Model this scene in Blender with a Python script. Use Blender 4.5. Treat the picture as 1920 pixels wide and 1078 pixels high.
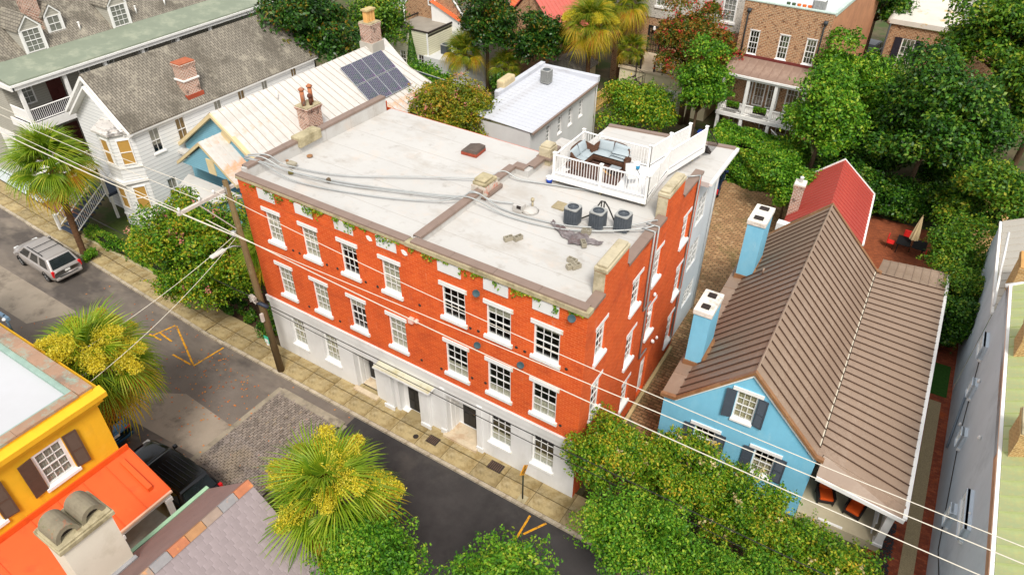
import bpy, math, random
import numpy as np
from mathutils import Matrix, Vector
random.seed(7); rng=np.random.default_rng(11)
for o in list(bpy.data.objects): bpy.data.objects.remove(o)
S=bpy.context.scene; COL=S.collection
R_=math.radians
# ---------------------------------------------------------------- camera
cd=bpy.data.cameras.new('camera'); cam=bpy.data.objects.new('camera',cd); COL.objects.link(cam)
rt=Vector((0.84172404,0.53989231,0.00411586)); up=Vector((-0.33220893,0.51189394,0.79221325)); fw=Vector((-0.42560296,0.66819225,-0.61023048))
m=Matrix((rt,up,-fw)).transposed().to_4x4(); m.translation=(27.02336,-18.35285,27.462); cam.matrix_world=m
cd.sensor_width=36; cd.sensor_fit='HORIZONTAL'; cd.lens=1353.29*36/1920; cd.clip_end=3000; cd.clip_start=.1
S.camera=cam
# ---------------------------------------------------------------- sky, sun, exposure
SUN_EL, SUN_AZ = R_(52), R_(-52)      # azimuth measured from +X: the light comes from behind the camera, high
w=bpy.data.worlds.new('World'); S.world=w; w.use_nodes=True; nt=w.node_tree
sky=nt.nodes.new('ShaderNodeTexSky'); sky.sky_type='NISHITA'; sky.sun_disc=False
sky.sun_elevation=SUN_EL; sky.sun_rotation=math.pi/2-SUN_AZ; sky.air_density=1; sky.dust_density=4; sky.ozone_density=.6
hs=nt.nodes.new('ShaderNodeHueSaturation'); hs.inputs['Saturation'].default_value=.22
bg=nt.nodes['Background']; bg.inputs['Strength'].default_value=.125
# an overcast day: an even layer of bright cloud over the sky, the same in every direction
cloud=nt.nodes.new('ShaderNodeMixRGB'); cloud.inputs[0].default_value=.55; cloud.inputs[2].default_value=(5.6,5.7,5.9,1)
nt.links.new(sky.outputs[0],hs.inputs['Color']); nt.links.new(hs.outputs[0],cloud.inputs[1]); nt.links.new(cloud.outputs[0],bg.inputs['Color'])
sl=bpy.data.lights.new('sun','SUN'); sl.energy=2.1; sl.angle=R_(14); sl.color=(1,.95,.87)
sun=bpy.data.objects.new('sun',sl); COL.objects.link(sun)
sd=Vector((math.cos(SUN_EL)*math.cos(SUN_AZ),math.cos(SUN_EL)*math.sin(SUN_AZ),math.sin(SUN_EL)))
sun.rotation_euler=sd.to_track_quat('Z','Y').to_euler(); sun.location=(20,-20,60)
S.view_settings.view_transform='Standard'; S.view_settings.look='None'; S.view_settings.gamma=1; S.view_settings.exposure=.55
S.view_settings.use_curve_mapping=False
S.cycles.max_bounces=6; S.cycles.diffuse_bounces=3; S.cycles.glossy_bounces=3; S.cycles.transparent_max_bounces=8; S.cycles.caustics_reflective=False; S.cycles.caustics_refractive=False
# ---------------------------------------------------------------- mesh helpers
class MB:
    def __init__(s): s.v=[]; s.f=[]
    def quad(s,*p):
        n=len(s.v); s.v+=[tuple(q) for q in p]; s.f.append(tuple(range(n,n+len(p)))); return s
    def box(s,x0,x1,y0,y1,z0,z1):
        n=len(s.v); s.v+=[(x0,y0,z0),(x1,y0,z0),(x1,y1,z0),(x0,y1,z0),(x0,y0,z1),(x1,y0,z1),(x1,y1,z1),(x0,y1,z1)]
        s.f+=[tuple(n+i for i in q) for q in ((0,3,2,1),(4,5,6,7),(0,1,5,4),(1,2,6,5),(2,3,7,6),(3,0,4,7))]; return s
    def cbox(s,c,w,d,h,rz=0):
        k=MB().box(-w/2,w/2,-d/2,d/2,0,h); return s.add(k,Matrix.Translation(c)@Matrix.Rotation(rz,4,'Z'))
    def add(s,k,mx=None):
        n=len(s.v); s.v+=[tuple(mx@Vector(q)) for q in k.v] if mx else list(k.v); s.f+=[tuple(n+i for i in q) for q in k.f]; return s
    def prism(s,pts,ax,a,b):       # 2-D outline pushed along axis ax from a to b
        def P(u,v,t): return (t,u,v) if ax=='x' else ((u,t,v) if ax=='y' else (u,v,t))
        n=len(s.v); k=len(pts)
        s.v+=[P(u,v,a) for u,v in pts]+[P(u,v,b) for u,v in pts]
        s.f+=[tuple(n+i for i in range(k))[::-1],tuple(n+k+i for i in range(k))]
        s.f+=[(n+i,n+(i+1)%k,n+k+(i+1)%k,n+k+i) for i in range(k)]; return s
    def tube(s,pts,r,n=6,caps=True):
        pts=[Vector(p) for p in pts]; k=len(pts); rs=r if isinstance(r,(list,tuple)) else [r]*k; st=len(s.v); pa=None
        for i,p in enumerate(pts):
            t=(pts[min(i+1,k-1)]-pts[max(i-1,0)]).normalized()
            a=t.cross(Vector((0,0,1)) if abs(t.z)<.95 else Vector((1,0,0))).normalized()
            if pa is not None:
                q=(pa-t*pa.dot(t)); a=q.normalized() if q.length>1e-4 else a
            pa=a; b=t.cross(a)
            for j in range(n):
                g=2*math.pi*j/n; s.v.append(tuple(p+(a*math.cos(g)+b*math.sin(g))*rs[i]))
        for i in range(k-1):
            for j in range(n): s.f.append((st+i*n+j,st+i*n+(j+1)%n,st+(i+1)*n+(j+1)%n,st+(i+1)*n+j))
        if caps: s.f+=[tuple(st+j for j in range(n))[::-1],tuple(st+(k-1)*n+j for j in range(n))]
        return s
    def lathe(s,c,prof,n=14):      # prof: (radius,z) from bottom to top
        st=len(s.v)
        for r,z in prof:
            for j in range(n): g=2*math.pi*j/n; s.v.append((c[0]+r*math.cos(g),c[1]+r*math.sin(g),c[2]+z))
        for i in range(len(prof)-1):
            for j in range(n): s.f.append((st+i*n+j,st+i*n+(j+1)%n,st+(i+1)*n+(j+1)%n,st+(i+1)*n+j))
        k=len(prof)-1; s.f+=[tuple(st+j for j in range(n))[::-1],tuple(st+k*n+j for j in range(n))]; return s
    def mesh(s,name,mat=None,smooth=False):
        me=bpy.data.meshes.new(name); me.from_pydata(s.v,[],s.f); me.update()
        if smooth: me.shade_smooth()
        if mat: me.materials.append(mat)
        return me
def link(name,me,parent=None,loc=None,rz=0,label=None):
    o=bpy.data.objects.new(name,me); COL.objects.link(o)
    if parent: o.parent=parent
    if loc is not None: o.location=loc
    if rz: o.rotation_euler=(0,0,rz)
    if label: o['label']=label
    return o
def part(name,mb,mat,parent,smooth=False,label=None,bev=0): 
    o=link(name,mb.mesh(name,mat,smooth),parent,label=label)
    if bev: bevel(o,bev)
    return o
def bevel(o,wd,seg=2):
    b=o.modifiers.new('b','BEVEL'); b.width=wd; b.segments=seg; b.limit_method='ANGLE'; b.angle_limit=R_(40)
def tag(o,label,cat,group=None):
    o['label']=label; o['category']=cat
    if group: o['group']=group
    return o
def thing(name,label,cat,loc=(0,0,0),rz=0,group=None):
    return tag(link(name,None,None,loc,rz),label,cat,group)
def solo(name,mb,mat,label,cat,group=None,smooth=False,loc=None,rz=0,bev=0):
    o=link(name,mb.mesh(name,mat,smooth),None,loc,rz)
    if bev: bevel(o,bev)
    return tag(o,label,cat,group)
def struct(name,mb,mat,smooth=False):
    o=link(name,mb.mesh(name,mat,smooth)); o['kind']='structure'; return o
def stuff(o): o['kind']='stuff'; return o
CACHE={}
def cached(key,fn):
    if key not in CACHE: CACHE[key]=fn()
    return CACHE[key]
# ---------------------------------------------------------------- materials
MATS={}
def _n(t,k,**kw):
    n=t.nodes.new('ShaderNode'+k)
    for a,b in kw.items():
        if a in n.inputs: n.inputs[a].default_value=b
        else: setattr(n,a,b)
    return n
def lin(c):   # colours are written as sRGB 0-255
    return tuple((x/255/12.92 if x/255<=.04045 else ((x/255+.055)/1.055)**2.4) for x in c)+(1,)
def sc(c,k): return tuple(min(x*k,.95) for x in c[:3])+(1,)
def mat(name,col,rough=.8,var=.12,scale=1.5,bump=.15,bs=25,spec=.3,metal=0,rnd=0,stain=None,pattern=None,stretch=None,bd=.02):
    """one Principled surface: mottled base colour, optional stains, optional brick/lap/rib pattern, fine bump"""
    if name in MATS: return MATS[name]
    M=bpy.data.materials.new(name); M.use_nodes=True; t=M.node_tree; L=t.links.new; P=t.nodes['Principled BSDF']
    P.inputs['Roughness'].default_value=rough; P.inputs['Metallic'].default_value=metal; P.inputs['Specular IOR Level'].default_value=spec
    tc=_n(t,'TexCoord'); v=tc.outputs['Object']
    base=lin(col); a=sc(base,1-var); b=sc(base,1+var)
    if stretch:
        mp=_n(t,'Mapping'); mp.inputs['Scale'].default_value=stretch; L(v,mp.inputs[0]); vs=mp.outputs[0]
    else: vs=v
    n1=_n(t,'TexNoise',Scale=scale,Detail=6,Roughness=.65); L(vs,n1.inputs['Vector'])
    cr=_n(t,'ValToRGB'); cr.color_ramp.elements[0].position=.32; cr.color_ramp.elements[1].position=.68
    cr.color_ramp.elements[0].color=a; cr.color_ramp.elements[1].color=b; L(n1.outputs[0],cr.inputs[0]); c=cr.outputs[0]
    hgt=None
    if pattern:
        k=pattern[0]
        sep=_n(t,'SeparateXYZ'); L(v,sep.inputs[0])
        ad=_n(t,'Math',operation='ADD'); L(sep.outputs[0],ad.inputs[0]); L(sep.outputs[1],ad.inputs[1])
        cb=_n(t,'CombineXYZ')
        if k=='brick':      # ('brick',w,h,c2,mortar,flat)
            if pattern[5]: L(sep.outputs[0],cb.inputs[0]); L(sep.outputs[1],cb.inputs[1])
            else: L(ad.outputs[0],cb.inputs[0]); L(sep.outputs[2],cb.inputs[1])
            br=_n(t,'TexBrick',Scale=1.0); br.inputs['Brick Width'].default_value=pattern[1]; br.inputs['Row Height'].default_value=pattern[2]
            br.inputs['Mortar Size'].default_value=pattern[2]*(pattern[6] if len(pattern)>6 else .1); br.inputs['Mortar Smooth'].default_value=.2; br.inputs['Bias'].default_value=-.1
            L(cb.outputs[0],br.inputs[0]); L(c,br.inputs['Color1']); br.inputs['Color2'].default_value=lin(pattern[3]); br.inputs['Mortar'].default_value=lin(pattern[4])
            mx=_n(t,'MixRGB',blend_type='MIX'); mx.inputs[0].default_value=.75; L(c,mx.inputs[1]); L(br.outputs[0],mx.inputs[2]); c=mx.outputs[0]; iv=_n(t,'Math',operation='SUBTRACT'); iv.inputs[0].default_value=1; L(br.outputs['Fac'],iv.inputs[1]); hgt=iv.outputs[0]
        else:               # ('lap',pitch) boards on walls / ('rib',axis,pitch)
            mu=_n(t,'Math',operation='MULTIPLY'); L(sep.outputs[{'x':0,'y':1,'z':2}[pattern[1]]],mu.inputs[0]); mu.inputs[1].default_value=1/pattern[2]
            fr=_n(t,'Math',operation='FRACT'); L(mu.outputs[0],fr.inputs[0])
            if k=='lap': hgt=_n(t,'Math',operation='SUBTRACT'); hgt.inputs[0].default_value=1; L(fr.outputs[0],hgt.inputs[1]); hgt=hgt.outputs[0]
            else: g=_n(t,'Math',operation='GREATER_THAN'); g.inputs[1].default_value=.9; L(fr.outputs[0],g.inputs[0]); hgt=g.outputs[0]
            if len(pattern)>3:   # dark joint line
                g2=_n(t,'Math',operation='GREATER_THAN'); g2.inputs[1].default_value=1-pattern[4]; L(fr.outputs[0],g2.inputs[0])
                mx=_n(t,'MixRGB'); L(g2.outputs[0],mx.inputs[0]); L(c,mx.inputs[1]); mx.inputs[2].default_value=lin(pattern[3]); c=mx.outputs[0]
    for st in (stain or []):    # (colour, scale, lo, hi, strength[, stretch])
        ns=_n(t,'TexNoise',Scale=st[1],Detail=5,Roughness=.7)
        if len(st)>5:
            mp2=_n(t,'Mapping'); mp2.inputs['Scale'].default_value=st[5]; mp2.inputs['Location'].default_value=(3.1,7.7,1.3); L(v,mp2.inputs[0]); L(mp2.outputs[0],ns.inputs['Vector'])
        else: L(v,ns.inputs['Vector'])
        mr=_n(t,'MapRange'); mr.inputs[1].default_value=st[2]; mr.inputs[2].default_value=st[3]; mr.inputs[3].default_value=0; mr.inputs[4].default_value=st[4]
        L(ns.outputs[0],mr.inputs[0]); mx=_n(t,'MixRGB'); L(mr.outputs[0],mx.inputs[0]); L(c,mx.inputs[1]); mx.inputs[2].default_value=lin(st[0]); c=mx.outputs[0]
    if rnd:
        oi=_n(t,'ObjectInfo'); mr=_n(t,'MapRange'); mr.inputs[3].default_value=1-rnd; mr.inputs[4].default_value=1+rnd; L(oi.outputs['Random'],mr.inputs[0])
        h=_n(t,'HueSaturation'); L(mr.outputs[0],h.inputs['Value']); L(c,h.inputs['Color']); c=h.outputs[0]
    L(c,P.inputs['Base Color'])
    n2=_n(t,'TexNoise',Scale=bs,Detail=4); L(vs,n2.inputs['Vector'])
    bp=_n(t,'Bump',Strength=bump,Distance=bd); L(n2.outputs[0],bp.inputs['Height'])
    if hgt is not None:
        b2=_n(t,'Bump',Strength=.6,Distance=.02); L(hgt,b2.inputs['Height']); L(bp.outputs[0],b2.inputs['Normal']); L(b2.outputs[0],P.inputs['Normal'])
    else: L(bp.outputs[0],P.inputs['Normal'])
    MATS[name]=M; return M
def glass_mat(name,tint=.55):
    if name in MATS: return MATS[name]
    M=bpy.data.materials.new(name); M.use_nodes=True; t=M.node_tree; L=t.links.new; t.nodes.remove(t.nodes['Principled BSDF'])
    o=t.nodes['Material Output']; tr=_n(t,'BsdfTransparent'); tr.inputs[0].default_value=(tint,tint*1.02,tint*1.02,1); gl=_n(t,'BsdfGlossy',Roughness=.04)
    fr=_n(t,'Fresnel',IOR=1.6); a0=_n(t,'Math',operation='ADD'); L(fr.outputs[0],a0.inputs[0]); a0.inputs[1].default_value=.04; gm=_n(t,'NewGeometry'); iv=_n(t,'Math',operation='SUBTRACT'); iv.inputs[0].default_value=1; L(gm.outputs['Backfacing'],iv.inputs[1]); ad=_n(t,'Math',operation='MULTIPLY'); L(a0.outputs[0],ad.inputs[0]); L(iv.outputs[0],ad.inputs[1])
    nz=_n(t,'TexNoise',Scale=1.1); bp=_n(t,'Bump',Strength=.12,Distance=.1); L(nz.outputs[0],bp.inputs['Height']); L(bp.outputs[0],gl.inputs['Normal'])
    mx=_n(t,'MixShader'); L(ad.outputs[0],mx.inputs[0]); L(tr.outputs[0],mx.inputs[1]); L(gl.outputs[0],mx.inputs[2]); L(mx.outputs[0],o.inputs[0])
    MATS[name]=M; return M
def leaf_mat(name,cols,trans=.3,nscale=.35,rough=.5,spec=.3):
    """leaves: colour from random per leaf and a slow noise over the crown; light passes through a little"""
    if name in MATS: return MATS[name]
    M=bpy.data.materials.new(name); M.use_nodes=True; t=M.node_tree; L=t.links.new; P=t.nodes['Principled BSDF']; o=t.nodes['Material Output']
    g=_n(t,'NewGeometry'); tc=_n(t,'TexCoord'); nz=_n(t,'TexNoise',Scale=nscale*2,Detail=3); L(tc.outputs['Object'],nz.inputs['Vector'])
    m1=_n(t,'Math',operation='MULTIPLY'); L(g.outputs['Random Per Island'],m1.inputs[0]); m1.inputs[1].default_value=.62
    m2=_n(t,'Math',operation='MULTIPLY_ADD'); L(nz.outputs[0],m2.inputs[0]); m2.inputs[1].default_value=.95; m2.inputs[2].default_value=-.29
    ad=_n(t,'Math',operation='ADD'); L(m1.outputs[0],ad.inputs[0]); L(m2.outputs[0],ad.inputs[1])
    cr=_n(t,'ValToRGB'); e=cr.color_ramp.elements
    for i,c in enumerate(cols):
        p=i/(len(cols)-1)
        if i==0: e[0].position=0; e[0].color=lin(c)
        elif i==len(cols)-1: e[-1].position=1; e[-1].color=lin(c)
        else: k=e.new(p); k.color=lin(c)
    L(ad.outputs[0],cr.inputs[0]); L(cr.outputs[0],P.inputs['Base Color']); P.inputs['Roughness'].default_value=rough; P.inputs['Specular IOR Level'].default_value=spec
    tl=_n(t,'BsdfTranslucent'); L(cr.outputs[0],tl.inputs[0]); mx=_n(t,'MixShader'); mx.inputs[0].default_value=trans
    L(P.outputs[0],mx.inputs[1]); L(tl.outputs[0],mx.inputs[2]); L(mx.outputs[0],o.inputs[0]); MATS[name]=M; return M
WHITE=lambda: mat('white_paint',(238,236,232),.55,.04,2,.05)
GLASS=lambda: glass_mat('window_glass',.86)
def wall(mb,O,rz,L,z0,z1,holes,depth=.22,u0=0):
    """a wall face from O along rz with real openings and their reveals; holes are (u0,u1,z0,z1)"""
    c,s=math.cos(rz),math.sin(rz)
    P=lambda u,d,z:(O[0]+c*u-s*d,O[1]+s*u+c*d,z)      # d>0 goes into the house
    us=sorted({u0,L}|{x for h in holes for x in h[:2]}); zs=sorted({z0,z1}|{x for h in holes for x in h[2:] if z0<=x<=z1})
    for a,b in zip(us,us[1:]):
        for e,f in zip(zs,zs[1:]):
            um,zm=(a+b)/2,(e+f)/2
            if any(h[0]<um<h[1] and h[2]<zm<h[3] for h in holes): continue
            mb.quad(P(a,0,e),P(b,0,e),P(b,0,f),P(a,0,f))
    for a,b,e,f in holes:
        mb.quad(P(a,0,e),P(a,depth,e),P(a,depth,f),P(a,0,f)); mb.quad(P(b,0,f),P(b,depth,f),P(b,depth,e),P(b,0,e))
        mb.quad(P(a,0,f),P(a,depth,f),P(b,depth,f),P(b,0,f)); mb.quad(P(b,0,e),P(b,depth,e),P(a,depth,e),P(a,0,e))
    return mb
def _frame(w,h,cw,cols,rows,y,split=True,mt=.028):
    k=MB(); k.box(-w/2,-w/2+cw,y,y+.09,0,h).box(w/2-cw,w/2,y,y+.09,0,h).box(-w/2+cw,w/2-cw,y,y+.09,h-cw,h).box(-w/2+cw,w/2-cw,y,y+.09,0,cw)
    gw=w-2*cw; gh=h-2*cw; nr=rows*2 if split else rows
    for i in range(1,cols): x=-w/2+cw+gw*i/cols; k.box(x-mt/2,x+mt/2,y+.02,y+.05,cw,h-cw)
    for j in range(1,nr):
        z=cw+gh*j/nr; t=.05 if split and j==rows else mt
        k.box(-w/2+cw,w/2-cw,y+.015 if t>.04 else y+.02,y+.065 if t>.04 else y+.05,z-t/2,z+t/2)
    return k
def _pane(w,h): return MB().box(-w/2,w/2,0,.006,0,h)
def _curtain(w,h,folds=9):
    k=MB(); n=folds*2; a=.03
    for i in range(n):
        x0,x1=-w/2+w*i/n,-w/2+w*(i+1)/n; y0,y1=(a if i%2 else 0),(0 if i%2 else a)
        k.quad((x0,y0,0),(x1,y1,0),(x1,y1,h),(x0,y0,h))
    return k
def window(parent,O,rz,uc,z0,w,h,cw=.07,cols=3,rows=2,rec=.1,lintel=None,sill=None,cur=None,frame=None,split=True,shut=None,mt=.028,glass=None,linm=None):
    fm=frame or WHITE(); gm=glass or GLASS()
    me=cached(('wf',w,h,cw,cols,rows,rec,split,mt,fm.name),lambda:_frame(w,h,cw,cols,rows,rec,split,mt).mesh('window',fm))
    o=link('window',me,parent,(O[0]+math.cos(rz)*uc,O[1]+math.sin(rz)*uc,z0),rz)
    nr=rows*2 if split else rows; pw=(w-2*cw)/cols-.01; ph=(h-2*cw)/nr-.01
    pm=cached(('pn',round(pw,3),round(ph,3),gm.name),lambda:_pane(pw,ph).mesh('pane',gm))
    for i in range(cols):
        for j in range(nr): link('pane',pm,o,(-w/2+cw+(w-2*cw)*(i+.5)/cols,rec+.034,cw+(h-2*cw)*j/nr+.005))
    lm=linm or fm
    if lintel:
        a,b,p=lintel; link('lintel',cached(('li',w,a,b,p,lm.name),lambda:MB().box(-w/2-a,w/2+a,-p,.05,0,b).mesh('lintel',lm)),o,(0,0,h))
    if sill:
        a,b,p=sill; link('sill',cached(('si',w,a,b,p,rec,lm.name),lambda:MB().prism([(-p,-b),(rec+.02,-b),(rec+.02,.035),(-p,-.01)],'x',-w/2-a,w/2+a).mesh('sill',lm)),o,(0,0,0))
    if cur:
        m_,fr=cur[0],cur[1]
        ch=h*fr; link('curtain',cached(('cu',w,round(ch,3),m_.name),lambda:_curtain(w-.1,ch).mesh('curtain',m_)),o,(0,rec+.1,h-ch if len(cur)<3 else 0.05))
    if shut:
        sw,sm,ang=shut
        def mk():
            k=MB(); fr=.06
            k.box(0,fr,0,.04,0,h).box(sw-fr,sw,0,.04,0,h).box(fr,sw-fr,0,.04,0,fr*1.3).box(fr,sw-fr,0,.04,h-fr,h).box(fr,sw-fr,0,.04,h*.45,h*.45+fr)
            k.box(fr*.5,sw-fr*.5,.028,.034,fr,h-fr)
            n=int(h/.07)
            for i in range(n):
                z=.06+(h-.12)*(i+.2)/n; k.quad((fr,.005,z),(sw-fr,.005,z),(sw-fr,.035,z+.055),(fr,.035,z+.055))
            return k.mesh('shutter',sm)
        me=cached(('sh',sw,h,sm.name),mk)
        a=link('shutter',me,o,(w/2+.02,-.05,0)); a.rotation_euler=(0,0,-ang)
        b=link('shutter',me,o,(-w/2-.02,-.01,0)); b.rotation_euler=(0,0,math.pi+ang)
    return o
def panel_door(parent,loc,rz,w,h,m_,name='door',glassy=False,fm=None):
    k=MB().box(-w/2,w/2,0,.05,0,h)
    for i in (-1,1):
        for a,b in ((.08,.36),(.42,.72),(.78,.94)):
            x=i*w*.24; k.box(x-w*.17,x+w*.17,-.018,0,h*a,h*b)
    o=link(name,k.mesh(name,m_),parent,loc,rz)
    part('handle',MB().lathe((w*.4,-.05,h*.45),[(.02,-.03),(.035,0),(.02,.03)],8),mat('brass',(180,140,60),.3,metal=1),o)
    return o
def rail(parent,pts,z0,h,mt_,pitch=.13,name='railing',bal=.025,posts=True,skip_last=False):
    """a balustrade along a 2-D polyline (x,y,z): top and bottom rails, each baluster its own mesh, posts at the corners"""
    top=MB(); o=None
    segs=[]
    for p,q in zip(pts,pts[1:]):
        p,q=Vector(p),Vector(q); segs.append((p,q))
        top.tube([p+Vector((0,0,z0+h)),q+Vector((0,0,z0+h))],.045,4); top.tube([p+Vector((0,0,z0+.1)),q+Vector((0,0,z0+.1))],.035,4)
    o=part(name,top,mt_,parent)
    bm_=cached(('bal',bal,h,mt_.name),lambda:MB().box(-bal/2,bal/2,-bal/2,bal/2,.1,h).mesh('baluster',mt_))
    for p,q in segs:
        d=q-p; n=max(1,int(d.length/pitch)); a=math.atan2(d.y,d.x)
        for i in range(1,n): link('baluster',bm_,o,p+d*i/n+Vector((0,0,z0)),a)
    if posts:
        pm=cached(('post',h,mt_.name),lambda:MB().box(-.06,.06,-.06,.06,0,h+.1).box(-.08,.08,-.08,.08,h+.1,h+.14).mesh('post',mt_))
        for p in (pts[:-1] if skip_last else pts): link('post',pm,o,Vector(p)+Vector((0,0,z0)))
    return o
# ================================================================ ground, street, pavements
g_soil=mat('soil',(92,84,62),.95,.3,.6,.5,8,stain=[((60,84,34),.5,.45,.6,.8)])
struct('ground',MB().box(-400,400,-300,500,-.4,-.06),g_soil)
asph=mat('asphalt',(112,103,95),.92,.14,.5,.4,90,stain=[((142,130,116),.13,.5,.62,.75,(.6,1.5,1)),((68,63,61),.12,.52,.62,.8,(.7,1.3,1)),((116,106,94),2.2,.55,.75,.4)])
# the street: a sheet with a gentle bend to the left of the brick building
def kerbY(x): return -1.6 if x>-4 else -1.6+(-4-x)*.047
def farY(x): return -10.0 if x>-6 else -10.0+(-6-x)*.047
st=MB(); xs=[-120,-60,-40,-30,-20,-12,-4,5,12,18,30,60,120]
for a,b in zip(xs,xs[1:]): st.quad((a,farY(a),0-.004),(b,farY(b),-.004),(b,kerbY(b),-.004),(a,kerbY(a),-.004))
struct('street',st,asph)
# darker fresh asphalt in front of the right-hand doors
fresh=mat('fresh_asphalt',(62,59,58),.9,.2,1.2,.5,110,stain=[((92,86,80),.25,.56,.72,.5),((84,80,76),14,.62,.7,.5),((38,36,37),.3,.55,.7,.6)])
struct('asphalt_patch',MB().quad((7.2,-9.2,0),(40,-9.2,0),(40,-1.62,0),(7.0,-1.62,0)),fresh)
old=mat('worn_concrete_road',(150,138,123),.92,.15,.4,.4,60,stain=[((96,86,76),.5,.52,.66,.7),((158,146,130),.3,.5,.6,.5)])
for q in (((-60,-6.6),(-14,-6.6),(-12.5,-4.4),(-24,-4.3),(-60,-2.2)),((-3.2,-7.9),(2.2,-7.6),(2.3,-5.4),(-1.5,-5.2),(-3.4,-6.3)),((-12,-8.6),(-6,-8.6),(-5.6,-5.4),(-11,-5.0))):
    struct('road_slab',MB().quad(*[(x,y,.002) for x,y in q]),old)
sw_m=mat('pavement_concrete',(166,148,108),.9,.12,.5,.35,40,rnd=.17,stain=[((116,94,52),.9,.5,.66,.7),((78,66,42),.6,.56,.7,.6),((190,176,142),.7,.56,.7,.5)])
pb_=MB(); px_=[-60,-40,-30,-20,-12,-4,30.5]
for a,b in zip(px_,px_[1:]):
    pb_.prism([(a,kerbY(a)+.15),(b,kerbY(b)+.15),(b,kerbY(b)+1.95 if b<-3 else .35),(a,kerbY(a)+1.95 if a<-3 else .35)],'z',-.05,.1)
pav=struct('pavement',pb_,mat('pavement_bed',(74,62,40),.95,.2,2,.4,30))
x=-34.0
while x<30.3:
    L=random.uniform(1.4,1.75); L=min(L,30.4-x)
    oy=kerbY(x+L/2)+1.6
    rows=((-1.44,-.62),(-.60,.30)) if x<-2 or x>4 else ((-1.44,-.52),(-.50,.0))
    for a,b in rows:
        k=MB().box(.012,L-.012,a+.012,b-.012,.08,.122+random.uniform(-.006,.006)); link('slab',k.mesh('slab',sw_m),pav,(x,oy,random.uniform(-.004,.004)),-.047 if x<-5 else 0)
    x+=L
kerb_m=mat('kerb_granite',(178,166,146),.85,.22,3,.4,30,rnd=.15,stain=[((108,92,70),2.5,.5,.65,.6)])
kb=struct('kerb',MB().box(-4,30.2,-1.6,-1.45,-.1,.09),kerb_m)
x=-36.0
while x<30.2:
    L=random.uniform(.9,1.6); y=kerbY(x+L/2); k=MB().box(0,L-.015,-.015,.15,-.05,.125+random.uniform(-.008,.006)); o=link('kerbstone',k.mesh('kerbstone',kerb_m),kb,(x,y,0),-.047 if x<-4 else 0); x+=L
# pavement and kerb on the near side of the street
p2=struct('near_pavement',MB().box(-60,5.4,-12,-10.05,-.05,.11).box(5.4,60,-12,-9.6,-.05,.11),sw_m)
# granite sett crossing
sett_m=mat('granite_setts',(136,126,118),.85,.2,6,.4,30,rnd=.25,stain=[((150,134,108),.3,.45,.6,.6),((60,54,52),.8,.5,.66,.6)])
sett_s=mat('granite_setts_far',(136,126,118),.85,.3,5,.4,30,stain=[((150,134,108),.3,.45,.6,.6),((60,54,52),.8,.5,.66,.6)])
cr_=struct('sett_crossing',MB().box(2.45,6.9,-9.9,-2.25,-.03,.004),mat('sett_joint_sand',(40,34,30),.95,.2,4,.4,40))
sm_=MB().box(-.112,.112,-.052,.052,-.01,.034).mesh('sett',sett_m); cnt=0; rest=MB()
nrow=int(4.3/.128)
for j in range(nrow):
    X=2.52+j*.128+.06; y=-9.85+(j%2)*.13
    while y<-2.5:
        n_=(y>-5.6 and cnt<300 and random.random()<.92); jx,jy,jz=random.uniform(-.006,.006),random.uniform(-.008,.008),random.uniform(-.006,.006)
        if n_: link('sett',sm_,cr_,(X+jx,y+jy,jz),math.pi/2+random.uniform(-.03,.03)); cnt+=1
        else: rest.cbox((X+jx,y+jy,-.01+jz),.104,.226,.044,random.uniform(-.03,.03))
        y+=.252
r=part('setts',rest,sett_s,cr_); stuff(r)
edge=mat('crossing_edge_concrete',(150,140,122),.9,.2,1.5,.3,40,stain=[((96,88,78),1.2,.5,.65,.6)])
struct('crossing_edging',MB().box(2.22,2.5,-9.9,-2.2,-.02,.012).box(6.85,7.1,-9.9,-2.3,-.02,.012).box(2.5,6.85,-2.56,-2.15,-.02,.036),edge)
# yellow bay markings
yel=mat('yellow_road_paint',(226,160,30),.8,.15,3,.3,60,stain=[((84,76,66),3.5,.5,.6,.8)])
def stripe(name,a,b,wd=.1):
    a,b=Vector((*a,0)),Vector((*b,0)); d=(b-a).normalized(); n=Vector((-d.y,d.x,0))*wd/2
    struct(name,MB().quad(*[tuple(q+Vector((0,0,.009+.001*random.random()))) for q in (a-n,b-n,b+n,a+n)]),yel)
for a,b in (((-2.91,-3.62),(-2.72,-1.75)),((-2.95,-3.6),(-6.5,-2.0)),((-3.05,-3.64),(-4.63,-3.66)),((-6.6,-2.0),(-6.95,-3.3)),((-7.2,-3.3),(-6.2,-3.25)),((-5.6,-3.0),(-6.8,-2.9)),((17.46,-1.75),(17.6,-3.8)),((18.26,-1.7),(17.7,-2.7))): stripe('yellow_marking',a,b)
# ironwork in the pavement and street
iron=mat('dark_iron',(58,50,46),.7,.2,4,.3,40,metal=.3)
def grate(x,y,w,d,name,label):
    t=thing(name,label,'grate',(x,y,.118)); part('frame',MB().box(-w/2,w/2,-d/2,d/2,0,.012),iron,t)
    n=int(w/.1)
    for i in range(n): part('bar',MB().box(-w/2+.03+i*(w-.06)/n,-w/2+.07+i*(w-.06)/n,-d/2+.04,d/2-.04,.012,.024),mat('grate_bar',(92,72,60),.7,.2,4,.3),t)
grate(11.3,-.75,.62,.48,'cellar_grate','square iron cellar plate in the pavement by the centre door')
grate(14.75,-.42,.75,.5,'cellar_grate','rusty iron cellar grate in the pavement below the second window from right')
tag(link('water_cover',MB().lathe((10.45,-1.02,.118),[(.14,0),(.14,.014),(.1,.018)],16).mesh('water_cover',iron)),'small round iron cover in the pavement before the centre door','cover')
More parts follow.
